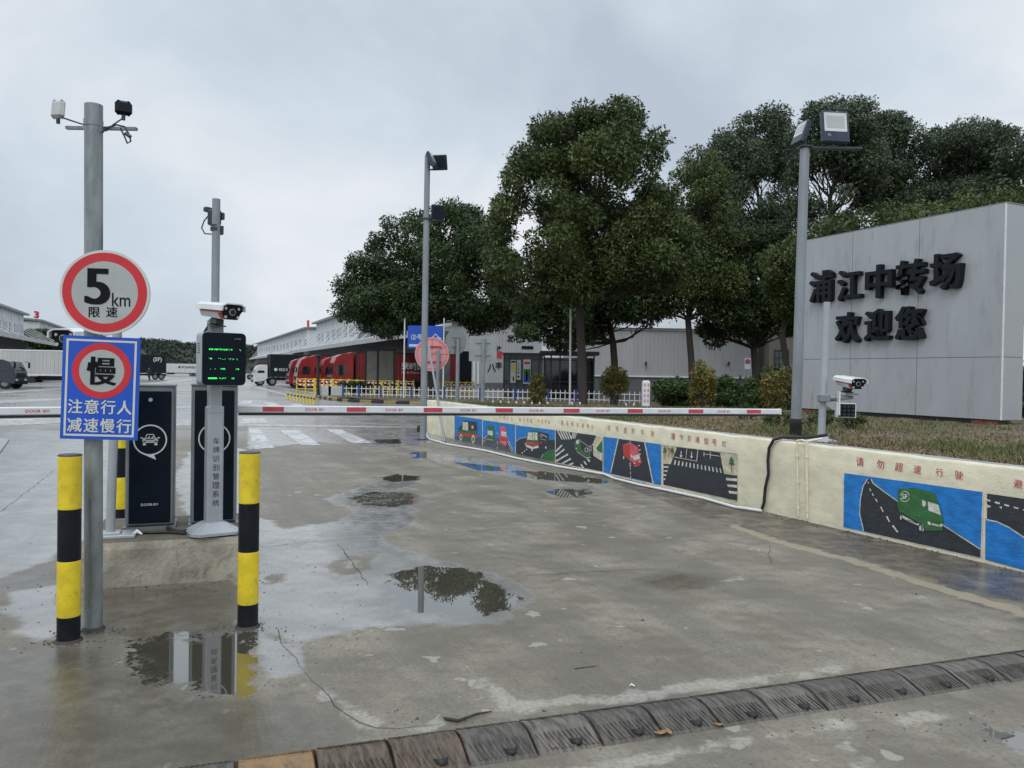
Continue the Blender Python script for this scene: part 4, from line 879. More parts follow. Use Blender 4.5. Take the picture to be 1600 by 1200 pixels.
# ---- sign pole
Ps = G(146, 983); sp_ = thing('sign_pole', 'tall galvanised pole carrying the round speed limit sign and the blue slow sign', 'sign pole', tuple(Ps))
def build_sign_pole():
    t = sp_; Y = Ps.y; mb = MB(); mb.cyl(Ps-Vector((0,0,.02)), A(146.3, 164, Y), .0545, 28); part('pole', mb, M['galv'], t, world=True)
    mb = MB(); mb.lathe([(.075,-.01), (.07,.004), (.056,.02)], tuple(Ps), 24); part('base_collar', mb, M['crack'], t, world=True)
    # round sign
    P = A(164, 457, Y-.085); R, U = frame(math.radians(9)); r = 66/FPX*P.y
    mb = MB(); disc(mb, P, R, U, r, 0, .018); rs = part('round_sign', mb, M['signwhite'], t, 'round red ringed 5 km speed limit sign', world=True)
    def sub(nm, fn, m, par, lab=None):
        mb = MB(); fn(mb); o = link(nm, add_mesh(nm, [Vector(p)-Ps for p in mb.v], mb.f, [m], mb.m, mb.s), par)
        if lab: o['label'] = lab
        return o
    sub('red_ring', lambda mb: ann(mb, P, R, U, r*.735, r*.94, .0015), M['signred'], rs)
    def face(mb): mb.face(ringpts(P, R, U, r*.735, .0012))
    sub('sign_face', face, M['signgrey'], rs)
    k = P.y/FPX
    def tx(mb):
        [text_at(mb, '5', P, R, U, (-11+dx)*k, 9*k, .003+.0004*j, w=33*k, h=56*k, bold=.008) for j, dx in enumerate((-2.4, -1.2, 0, 1.2, 2.4))]
        text_at(mb, 'km', P, R, U, 24*k, -10.5*k, .003, w=27*k, h=21*k, bold=.004)
        [(text_at(mb, '限', P, R, U, (-15+d_)*k, -31*k, .003+.0004*j, h=16*k, bold=.003), text_at(mb, '速', P, R, U, (10.5+d_)*k, -30*k, .003+.0004*j, h=16*k, bold=.003)) for j, d_ in enumerate((-.3, .3))]
    sub('lettering', tx, M['signblack'], rs)
    # blue plate
    P = A(157, 606.5, Y-.075); R, U = frame(math.radians(9), math.radians(-1.4)); k = P.y/FPX; w, h = 56.5*k, 80.5*k
    def sh(x, y): return P+R*(x+ y*.028)+U*y         # slightly skewed by its mounting
    mb = MB(); slab(mb, P, R, U, -w, -h, w, h, 0, .012); bs = part('blue_sign', mb, M['signblue'], t, 'blue slow down for pedestrians sign', world=True)
    def fr(mb):
        a, b, q = w-5*k, h-5*k, 3.2*k
        rect(mb,P,R,U,-a,-b,a,-b+q,.0015); rect(mb,P,R,U,-a,b-q,a,b,.0015); rect(mb,P,R,U,-a,-b+q,-a+q,b-q,.0015); rect(mb,P,R,U,a-q,-b+q,a,b-q,.0015)
    sub('white_border', fr, M['signwhite'], bs)
    C = P+U*(27*k)+R*(1*k)
    sub('red_ring', lambda mb: ann(mb, C, R, U, 33*k, 43.5*k, .0015), M['signred'], bs)
    sub('white_disc', lambda mb: mb.face(ringpts(C, R, U, 33*k, .0012)), M['signgrey'], bs)
    sub('slow_character', lambda mb: [text_at(mb, '慢', C, R, U, dx*k, 0, .003+.0004*j, w=41*k, h=44*k, bold=.006) for j, dx in enumerate((-1.6, -.8, 0, .8, 1.6))], M['signblack'], bs)
    def tx(mb):
        for row, (s, y) in enumerate((('注意行人', -29.5), ('减速慢行', -58.5))):
            for i, ch in enumerate(s): text_at(mb, ch, P, R, U, (-36+24*i)*k, y*k, .003, w=21*k, h=22*k, bold=.006); text_at(mb, ch, P, R, U, (-35.3+24*i)*k, (y+.3)*k, .0034, w=21*k, h=22*k, bold=.006)
    sub('lettering', tx, M['signwhite'], bs)
    mb = MB()
    for v in (430, 480, 560, 650): c = A(146, v, Y); mb.cyl(c-Vector((0,0,.012)), c+Vector((0,0,.012)), .058, 20); mb.box(tuple(c+Vector((0,-.058,0))), (.12,.02,.022))
    part_each('clamp', mb, M['galv'], t, 3, world=True)
    # cross arm with two antenna boxes
    mb = MB(); a = A(90, 191, Y-.02); b = A(202, 195, Y-.02); mb.box(tuple((a+b)/2+Vector((0,.10,0))), ((b-a).length, .03, .018)); mb.cyl(A(146,193,Y)-Vector((0,0,.02)), A(146,193,Y)+Vector((0,0,.02)), .0585, 20)
    part('cross_arm', mb, M['galv'], t, world=True)
    def ant(u, v, w, h, rz, m, lab):
        c = A(u, v, Y+.03); Rm = Matrix.Rotation(rz, 3, 'Z') @ Matrix.Rotation(math.radians(-6), 3, 'X'); mb = MB()
        mb.box(tuple(c), (w*k, .045, h*k), R=Rm, bev=.018); mb.mi = 1; mb.cyl(c-Vector((0,0,h*k/2+.03)), c-Vector((0,0,h*k/2-.01)), .012, 10)
        part('antenna_box', mb, [m, M['darksteel']], t, lab, world=True)
    ant(91, 171, 23, 30, math.radians(-10), M['dirtywhite'], 'weathered white antenna box'); ant(193, 169, 25, 23, math.radians(28), M['black'], 'black antenna box')
    mb = MB(); mb.box(tuple(A(200,172,Y+.07)), (.03,.03,.07), rz=.5, bev=.008); part('antenna_back', mb, M['whitepl'], t, world=True)
    mb = MB(); mb.tube([A(160,207,Y), A(168,199,Y-.05), A(182,195,Y-.03), A(195,198,Y), A(203,212,Y), A(204,221,Y), A(199,224,Y), A(194,212,Y), A(188,200,Y)], .0055, 8)
    mb.tube([A(190,186,Y), A(178,194,Y-.05), A(165,205,Y-.04)], .005, 8); mb.tube([A(98,184,Y), A(110,188,Y+.05), A(135,196,Y)], .005, 8); mb.cyl(A(196,208,Y), A(204,214,Y), .012, 8)
    mb.cuts = mb.cuts[:1]+mb.cuts[-2:-1] and mb.cuts; part_each('loose_cable', mb, M['darksteel'], t, 2, world=True)
build_sign_pole()

# ---- speed bump of bolted rubber blocks
def rubmat(name, col, var): return mat(name, col, .42, 0, .55, 7, .6, 45, var, (.17,.13,.095), stretch=(7,1.2,2))
M['bump1'] = rubmat('worn black rubber block', (.085,.078,.068), .6); M['bump2'] = rubmat('rusty brown rubber block', (.095,.070,.050), .7); M['bump3'] = rubmat('pale worn rubber block', (.125,.115,.10), .6); M['bump4'] = mat('faded orange rubber block', (.20,.125,.06), .5, 0, .4, 8, .6, 45, .9, (.07,.055,.04))
def speed_bump():
    p0, p1 = G(369, 1189), G(1600, 1017); d = (p1-p0).normalized(); n = Vector((d.y, -d.x, 0)); L_ = .318
    t = thing('speed_bump', 'black rubber speed bump of bolted blocks crossing the lane in the foreground', 'speed bump', tuple(p0), math.atan2(d.y, d.x))
    prof = [(0,0), (.012,.012), (.10,.047), (.14,.055), (.20,.055), (.235,.047), (.345,.012), (.36,0)]
    kinds = {-4:1, -3:2, -2:1, -1:1, 0:4, 1:2, 2:2, 3:1, 4:3, 5:1, 6:1, 7:1, 8:3, 9:1, 10:1, 11:1, 12:3, 13:1, 14:1, 15:3, 16:1, 17:1, 18:1}
    for i in range(-4, 19):
        mb = MB(); a, b = i*L_+.004, (i+1)*L_-.004; sl = random.uniform(-.004, .004)
        m = 5; cols = [(a, 0), (a+.006, 1), ((a+b)/2, 1), (b-.006, 1), (b, 0)]
        V = [(x, -y, max(0, z-(0 if s else .006))+sl*(x-a)/L_-.002) for x, s in cols for y, z in prof]; k = len(prof)
        F = [(c*k+j, c*k+j+1, (c+1)*k+j+1, (c+1)*k+j) for c in range(4) for j in range(k-1)]
        mb.add(V, F)
        mb.face([(cols[0][0], -y, z) for y, z in prof]); mb.face([(cols[-1][0], -y, z) for y, z in prof[::-1]])
        # raised slanting treads on both slopes
        mb.M = None
        for side, (ya, za, yb, zb) in enumerate(((.018,.0155,.098,.0475), (.238,.047,.34,.0145))):
            q = 12
            for c in range(q):
                x = a+.02+(L_-.05)*c/q; sk = .026
                P = [Vector((x, -ya, za)), Vector((x+.008, -ya, za)), Vector((x+.008+sk, -yb, zb)), Vector((x+sk, -yb, zb))]
                mb.prism([p-Vector((0,0,.004)) for p in P], (0, 0, .0056))
        seg = part('rubber_block', mb, M['bump%d' % kinds.get(i, 1)], t, {4:'faded orange rubber block', 2:'brown stained rubber block'}.get(kinds.get(i, 1)))
        mb = MB(); cx, cy = a+L_*.62, -.292; cz = .0285
        R = Matrix.Rotation(math.radians(-16), 3, 'X')
        mb.lathe([(.033,-.02), (.033,.0015), (.029,.002), (.026,-.003), (.004,-.0035)], (0,0,0), 18); mb.v = [tuple(Vector((cx, cy, cz))+R @ Vector((x*.95, y*1.45, z))) for x, y, z in mb.v]
        bh = part('bolt_hole', mb, M['rubber'], seg)
        mb = MB(); mb.lathe([(.011,-.012), (.011,-.004), (.006,-.002)], (0,0,0), 6); mb.v = [tuple(Vector((cx, cy, cz+.002))+R @ Vector(p)) for p in mb.v]
        part('bolt', mb, M['darksteel'], seg)
speed_bump()

# ---- small litter, twigs and pebbles on the concrete
def litter():
    mb = MB(); r = random.Random(3)
    for k in range(420):
        u, v = r.choice([(r.uniform(0, 380), r.uniform(700, 1000)), (r.uniform(380, 1600), r.uniform(720, 1040)), (r.uniform(380, 560), r.uniform(820, 1090)), (r.uniform(600, 1600), 1150-.13*(r.uniform(0,1)*0)-.125*(0)+r.uniform(-40, 10))])
        p = G(u, v); 
        if (p-W0).dot(Wn) < .12: continue
        s = r.uniform(.0025, .0075)*(1 if r.random() < .93 else 1.9); a = r.uniform(0, 3)
        V = [(p.x+math.cos(a+q*1.57)*s*r.uniform(.7,1.2), p.y+math.sin(a+q*1.57)*s*r.uniform(.7,1.2), .001) for q in range(4)]+[(p.x, p.y, s*r.uniform(.6, 1))]
        mb.add(V, [(0,1,4),(1,2,4),(2,3,4),(3,0,4)])
    # denser rubble along the foot of the wall and the far side of the bump
    for k in range(700):
        s_ = r.uniform(8, WEND); p = W0+Wd*s_+Wn*abs(r.gauss(.03, .10)); s = r.uniform(.004, .014); a = r.uniform(0, 3)
        V = [(p.x+math.cos(a+q*1.57)*s*r.uniform(.7,1.2), p.y+math.sin(a+q*1.57)*s*r.uniform(.7,1.2), .001) for q in range(4)]+[(p.x, p.y, s*r.uniform(.6, 1.1))]
        mb.add(V, [(0,1,4),(1,2,4),(2,3,4),(3,0,4)])
    for (u, v, n_, sp_r) in ((107,1003,70,.12),(146,984,90,.10),(387,980,60,.12),(200,918,60,.35),(300,912,60,.35),(1250,812,90,.12)):
        c = G(u, v)
        for k in range(n_):
            p = c+Vector((r.gauss(0, sp_r), r.gauss(0, sp_r*.4)-.03, 0)); s = r.uniform(.003, .011); a = r.uniform(0, 3)
            V = [(p.x+math.cos(a+q*1.57)*s*r.uniform(.7,1.2), p.y+math.sin(a+q*1.57)*s*r.uniform(.7,1.2), .001) for q in range(4)]+[(p.x, p.y, s*r.uniform(.6, 1.1))]
            mb.add(V, [(0,1,4),(1,2,4),(2,3,4),(3,0,4)])
    solo('gravel', mb, mat('dark grit', (.06,.055,.048), .7, 0, .5, 30), 'dark grit and pebbles scattered over the wet concrete', 'gravel', kind='stuff', base=Vector((0,0,0)))
    def tw(pts, label, rad=.004):
        mb = MB(); mb.tube([G(u, v)+Vector((0,0,h)) for u, v, h in pts], [rad]*(len(pts)-1)+[rad*.4], 6); solo('twig', mb, M['bark'], label, 'twig', 'twigs on the concrete')
    tw([(695,1125,.006),(715,1130,.012),(745,1122,.02),(768,1114,.008)], 'dark forked twig against the far edge of the speed bump', .007)
    tw([(693,1122,.004),(705,1127,.012),(730,1128,.008)], 'short twig lying under the forked twig by the speed bump')
    tw([(897,1046,.004),(915,1044,.006),(936,1041,.004)], 'thin straight twig on the open concrete', .0025)
    M['leafdry'] = mat('dry fallen leaf', (.28,.16,.06), .7, 0, .3, 20)
    for k, (u, v, sz, lab) in enumerate(((1032,1152,.035,'curled brown leaf caught by the near side of the speed bump'), (1045,1150,.03,'smaller brown leaf beside the curled one at the speed bump'), (1123,1138,.025,'small tan leaf below a rubber block'), (865,1172,.02,'tan leaf fragment near the pale bolt'))):
        p = G(u, v)+Vector((0,0,.012)); mb = MB(); a = k*1.3+.4; n = 10; V = []
        for i in range(n): q = 2*math.pi*i/n; x, y = math.cos(q)*sz, math.sin(q)*sz*.45*(1+.2*math.sin(3*q)); V.append((p.x+x*math.cos(a)-y*math.sin(a), p.y+x*math.sin(a)+y*math.cos(a), p.z+abs(x)*.4+abs(y)*.5))
        mb.face(V); solo('fallen_leaf', mb, M['leafdry'], lab, 'leaf', 'fallen leaves by the speed bump')
    for k, (u, v, lab) in enumerate(((945,1158,'white bent plastic scrap on a rubber block'), (988,1074,'crumpled white paper scrap on the pale cement patch'), (1027,1141,'small white scrap in a bolt hole'))):
        p = G(u, v)+Vector((0,0,.02)); mb = MB(); mb.tube([p-Vector((.016,0,.012)), p+Vector((-.004,.008,-.006)), p+Vector((.012,-.004,-.011))], [.002,.006,.004], 7)
        solo('litter_scrap', mb, M['whitepl'], lab, 'litter')
litter()

# ============================================================ LAMP POLES
M['lampblue'] = mat('floodlight blue grey', (.035,.05,.075), .35, .2, .15, 5)
def floodlight(parent, P, rz, tilt, s=1.0, w=.42, h=.48, lit='M', name='floodlight'):
    """flat LED floodlight; local -y is the lit face"""
    R = Matrix.Rotation(rz, 3, 'Z') @ Matrix.Rotation(tilt, 3, 'X'); I = inv(parent); c = I @ Vector(P); R = I.to_3x3() @ R
    def T(x, y, z): return c+R @ Vector((x*s, y*s, z*s))
    mb = MB(); mb.box(tuple(c), (w*s, .07*s, h*s), R=R, bev=.012*s)
    for k in range(9): mb.box(tuple(T(-w*.42+w*.105*k, .05, .02)), (.008*s, .04*s, h*.8*s), R=R)
    o = part(name, mb, M['lampblue'], parent)
    mb = MB(); x, z0, z1 = w*.42, -h*.16, h*.44; n = R @ Vector((0,-1,0))
    inn = [(-x*.78, z0+.05), (x*.78, z0+.05), (x*.78, z1-.05), (-x*.78, z1-.05)]; out = [(-x, z0), (x, z0), (x, z1), (-x, z1)]
    V = [T(a, -.037, b) for a, b in out]+[T(a, -.0355, b) for a, b in inn]
    mb.add(V, [(i, (i+1) % 4, 4+(i+1) % 4, 4+i) for i in range(4)]); part('reflector', mb, M['reflector'], o)
    mb = MB(); mb.face([T(a, -.0375, b) for a, b in inn]); part('lamp_glass', mb, M['lampglass'], o)
    return o, T
Pr = G(1243, 681, .90); lp = thing('floodlight_pole', 'grey floodlight pole with taped foot at the painted wall, left of the welcome board', 'lamp pole', tuple(Pr), group='floodlight poles')
mb = MB(); mb.tube([Pr-Vector((0,0,.1)), A(1250, 460, Pr.y), A(1257.5, 232, Pr.y)], [.073,.068,.064], 26); part('pole', mb, M['greypole'], lp, world=True)
mb = MB(); mb.lathe([(.078,.0), (.082,.02), (.079,.12), (.083,.13), (.08,.22), (.076,.24)], tuple(Pr), 22)
mb.tube([Pr+Vector((.07,-.04,.18)), Pr+Vector((.13,-.06,.20)), Pr+Vector((.17,-.06,.14)), Pr+Vector((.16,-.08,.10))], .012, 8); mb.tube([Pr+Vector((.06,-.06,.0)), Pr+Vector((.10,-.10,.03)), Pr+Vector((.12,-.12,-.01))], .02, 8)
part('tape_wrap', mb, M['rubber'], lp, world=True)
mb = MB(); a = A(1250, 231, Pr.y); b = A(1346, 233, Pr.y); mb.box(tuple((a+b)/2), ((b-a).length, .09, .03), bev=.005); mb.box(tuple(A(1258,230,Pr.y)), (.17,.17,.02)); part('mounting_bar', mb, M['darksteel'], lp, world=True)
o, T = floodlight(lp, A(1304, 199, Pr.y-.02), math.radians(6), math.radians(-8), .93)
mb = MB(); v, f, tw, th = textgeo('FSL', .02); mb.add([T(-.10+p.x*.03/th*1.0, -.0375, -.135+p.y*.03/th) for p in v], f); part('maker_lettering', mb, M['signgrey'], o)
floodlight(lp, A(1251, 208, Pr.y+.02), math.radians(-80), math.radians(-20), .8, .34, .40)
# middle pole
Pm = G(661, 687); lp2 = thing('floodlight_pole', 'tall grey floodlight pole at the far end of the painted wall', 'lamp pole', tuple(Pm), group='floodlight poles')
mb = MB(); mb.tube([Pm, A(664.5, 460, Pm.y), A(668, 243, Pm.y)], [.082,.078,.07], 22); part('pole', mb, M['greypole'], lp2, world=True)
mb = MB(); mb.box(tuple(Pm+Vector((0,0,.01))), (.3,.3,.02)); mb.box(tuple(A(668,342,Pm.y)), (.2,.2,.04)); mb.box(tuple(A(674,344,Pm.y)), (.25,.05,.03)); mb.box(tuple(A(672,265,Pm.y)), (.25,.05,.03)); part_each('fitting', mb, M['darksteel'], lp2, world=True)
floodlight(lp2, A(676, 251, Pm.y-.12), math.radians(78), math.radians(-24), 1.0, .36, .42)
floodlight(lp2, A(687, 254, Pm.y+.1), math.radians(170), math.radians(-20), 1.0, .38, .38)
floodlight(lp2, A(684, 333, Pm.y+.05), math.radians(200), math.radians(-12), 1.0, .34, .40)
# leaning prop in front of the wall end
f0 = G(695, 691); tpt = A(670, 541, f0.y+2.2); mb = MB(); mb.cyl(f0, tpt, .035, 12, .03)
solo('leaning_tube', mb, M['greypole'], 'thin grey steel tube leaning beside the middle floodlight pole over the painted wall', 'steel tube')
# small camera post on the wall
Pc = G(1283, 689, .90); cp = thing('camera_post', 'pale grey camera post on the painted wall in front of the welcome board', 'camera post', tuple(Pc))
mb = MB(); mb.cyl(Pc, A(1292, 472, Pc.y), .048, 22, .042); part('pole', mb, M['silver'], cp, world=True)
mb = MB(); mb.lathe([(.20,-.02), (.20,.012), (.10,.03), (.075,.07), (.05,.085)], tuple(Pc), 20); part('base_flange', mb, M['silver'], cp, world=True)
mb = MB(); a = A(1287, 622, Pc.y-.05); b = A(1333, 621, Pc.y-.15); mb.tube([a, a.lerp(b, .5), b], [.052,.04,.02], 4); mb.box(tuple(a), (.13,.13,.10), bev=.01); mb.box(tuple(A(1331,616,Pc.y-.15)), (.12,.10,.015)); part('arm', mb, M['greypole'], cp, world=True)
lpr_head(cp, A(1327, 596, Pc.y-.15), math.radians(8), 1.0)
mb = MB(); c = A(1321, 641, Pc.y-.15); Rm = Matrix.Rotation(math.radians(-8), 3, 'Z'); mb.box(tuple(c), (.235,.10,.185), R=Rm, bev=.006); mb.box(tuple(A(1310,630,Pc.y-.17)), (.015,.12,.30), R=Rm); sl = part('strobe_lamp', mb, M['whitepl'], cp, world=True)
mb = MB(); nn = Rm @ Vector((0,-1,0)); mb.box(tuple(c+nn*.052), (.205,.008,.16), R=Rm)
o = part('lamp_face', mb, M['navy'], sl); 
mb2 = MB()
for i in range(4):
    for j in range(3): q = c+nn*.057+Rm @ Vector((-.075+.05*i, 0, -.05+.05*j)); mb2.cyl(q, q+nn*.003, .018, 12)
o2 = part('led_lenses', mb2, M['glass'], sl)
for q in (o, o2):
    q.data.transform(Matrix.Translation(-Vector(cp.location)))

# ============================================================ WELCOME BOARD
M['panel'] = mat('grey composite panel', (.41,.43,.45), .42, .15, .07, 1.6, dirt=.5, dirtcol=(.20,.20,.19), stretch=(1,1,.25))
M['panelside'] = mat('lighter panel edge', (.40,.42,.435), .4, .15, .04, 2)
def welcome_board():
    L0 = A(1251, 637.5, 18.9); R0 = A(1565, 655, 14.5); L0.z = .98; R0.z = .98; f = (R0-L0); f.z = 0; Lf = f.length; f.normalize(); nb = Vector((-f.y, f.x, 0))
    if nb.y < 0: nb = -nb                      # nb points away from the camera side
    if nb.dot(Vector((L0.x, L0.y, 0))) < 0: nb = -nb
    Ht = A(1252, 378.5, L0.y).z-.98; Hr = A(1567, 315, R0.y).z-.98; H_ = (Ht+Hr)/2; T = .58
    t = thing('welcome_board', 'large grey panelled welcome board with raised black Chinese characters on the grass bank', 'sign board', tuple(L0), math.atan2(f.y, f.x))
    mb = MB()
    def P(s, o, z): return L0+f*s-nb*o+Vector((0,0,z))          # o>0 towards viewer
    # body with small reveals between the panels
    mb.prism([P(0,-T,0), P(Lf,-T,0), P(Lf,-.004,0), P(0,-.004,0)], (0,0,H_-.01)); part('core', mb, M['cabgrey'], t, world=True)
    def S(u): return (onplane(u, 500, L0, nb)-L0).dot(f)
    zs_ = A(1400, 560, (L0+f*S(1400)).y).z-.98; xs = [0, S(1330.5), S(1434.5), Lf-.02]; g = .005
    for i in range(3):
        for z0, z1 in ((0, zs_-g), (zs_+g, H_)):
            mb = MB(); a, b = xs[i]+(g if i else 0), xs[i+1]-g; c = (P(a,0,z0)+P(b,0,z1))/2
            mb.box(tuple(c+Vector((0,0,0))-nb*.006), (b-a, .02, z1-z0), rz=math.atan2(f.y, f.x), bev=.004); part('front_panel', mb, M['panel'], t, world=True)
    for z0, z1 in ((0, zs_-g), (zs_+g, H_)):
        mb = MB(); c = P(Lf+.006, -T/2, (z0+z1)/2); mb.box(tuple(c), (.02, T, z1-z0), rz=math.atan2(f.y, f.x), bev=.004); part('side_panel', mb, M['panelside'], t, world=True)
    mb = MB(); mb.box(tuple(P(Lf-.006, .006, H_/2)), (.03, .03, H_), rz=math.atan2(f.y, f.x), bev=.004); part('corner_trim', mb, M['whitepl'], t, world=True)
    mb = MB(); mb.box(tuple(P(S(1408), .0065, (zs_+H_)/2)), (.012, .004, H_-zs_-.02), rz=math.atan2(f.y, f.x)); part('panel_seam', mb, M['panelside'], t, world=True)
    mb = MB(); mb.box(tuple(P(Lf/2, -T/2, H_+.012)), (Lf+.05, T+.03, .02), rz=math.atan2(f.y, f.x)); part('top_cap', mb, M['cabgrey'], t, world=True)
    # raised characters: u, v centre, height px
    CH = [('浦',1289,448,49),('江',1333,446,48),('中',1379.5,440,52),('转',1429,433.5,55),('场',1484,424.5,57),('欢',1330,512,48),('迎',1377,508,50),('您',1427,505,53)]
    R, U = f.copy(), Vector((0,0,1)); dpt = .13
    for ch, u, v, hp in CH:
        c = onplane(u, v, L0, nb)-nb*.02; Y = c.y; hh = hp/FPX*Y*1.0
        V, F, tw, th = textgeo(ch, .018, .5); sx = (.96*hh)/tw; sy = hh/th
        mb = MB()
        for j, dx in enumerate((-.018, .018)): mb.add([c+R*(p.x*sx*.95+dx*hh)+U*(p.y*sy)-nb*((p.z+.5)*dpt+.001*j) for p in V], F)
        part('raised_character', mb, M['letter'], t, world=True)
    for s in (.35, Lf-.35):
        mb = MB()
        for r_ in range(2):
            for q in range(2): mb.box(tuple(P(s+(q-.5)*.26, -.12, -.06-.095*r_)), (.25,.2,.09), rz=math.atan2(f.y, f.x), bev=.004)
        part('brick_footing', mb, M['redbrick'], t, world=True)
    mb = MB(); mb.box(tuple(P(Lf/2, -T/2, -.09)), (Lf-.3, T-.2, .17), rz=math.atan2(f.y, f.x)); part('base_frame', mb, M['darksteel'], t, world=True)
M['letter'] = mat('black channel letter', (.008,.010,.014), .45, 0, .15, 4, spec=.2)
welcome_board()

# ============================================================ TREES
M['leafdark'] = leafmat('dark camphor leaves', (.017,.036,.013), (.066,.108,.034), (.10,.085,.02), .05)
M['leafolive'] = leafmat('olive camphor leaves', (.027,.050,.014), (.115,.150,.044), (.15,.115,.03), .07)
M['leafhaze'] = leafmat('hazed evergreen leaves', (.032,.056,.032), (.110,.145,.080), (.12,.10,.03), .07)  # leaf tones raised to put mild distance haze into the colour
M['leafbush'] = leafmat('shrub leaves', (.018,.040,.012), (.070,.115,.030), (.12,.12,.02), .08)
M['leafyel'] = leafmat('yellowing shrub leaves', (.07,.085,.015), (.24,.20,.05), (.28,.12,.04), .2)
def inpoly(x, y, P):
    ins = False; n = len(P)
    for i in range(n):
        a, b = P[i], P[(i+1) % n]
        if (a[1] > y) != (b[1] > y) and x < (b[0]-a[0])*(y-a[1])/(b[1]-a[1])+a[0]: ins = not ins
    return ins
def edged(x, y, P):
    d = 1e9
    for i in range(len(P)):
        a = Vector(P[i]); b = Vector(P[(i+1) % len(P)]); e = b-a; t = max(0, min(1, (Vector((x, y))-a).dot(e)/e.length_squared)); d = min(d, (Vector((x, y))-a-e*t).length)
    return d
def leaves(C, R, n, size, flat=.8, rg=rng, droop=.3):
    """n leaf blades spread over the clumps C (k,3) radii R (k,); diamonds folded a little"""
    k = len(C); pr = R**2/np.sum(R**2); idx = rg.choice(k, n, p=pr)
    d = rg.normal(size=(n, 3)); d /= np.linalg.norm(d, axis=1)[:, None]
    rad = R[idx]*np.where(rg.random(n) < .12, rg.uniform(.9, 1.28, n), .45+.62*rg.random(n)**.6)
    pos = C[idx]+d*rad[:, None]*np.array([1, 1, flat])
    ax = d*.6+rg.normal(size=(n, 3))*.7; ax[:, 2] -= droop; ax /= np.linalg.norm(ax, axis=1)[:, None]
    s = np.cross(ax, d+rg.normal(size=(n, 3))*.5); s /= np.linalg.norm(s, axis=1)[:, None]+1e-9
    nn = np.cross(ax, s)
    L_ = size*rg.uniform(.6, 1.35, n)[:, None]; W_ = L_*rg.uniform(.34, .5, n)[:, None]
    V = np.zeros((n, 4, 3)); V[:, 0] = pos-ax*L_*.5; V[:, 1] = pos+s*W_*.5+nn*L_*.06; V[:, 2] = pos+ax*L_*.5; V[:, 3] = pos-s*W_*.5+nn*L_*.06
    ct = rg.uniform(.0, 1, k); tint = np.clip(.55*ct[idx]+.45*rg.random(n), 0, 1)
    return V.reshape(-1, 3), np.arange(4*n).reshape(n, 4), np.repeat(tint, 4)
def limb(mb, a, b, r0, r1, n=7, sag=.0, k=4, jit=.06):
    pts = []; L_ = (b-a).length
    for i in range(k+1):
        t = i/k; p = a.lerp(b, t); p.z += sag*L_*math.sin(math.pi*t)
        if 0 < i < k: p += Vector((random.uniform(-1,1), random.uniform(-1,1), random.uniform(-.5,.5)))*L_*jit
        pts.append(p)
    mb.tube(pts, [r0*(1-i/k)+r1*i/k for i in range(k+1)], n, cap=False); return pts
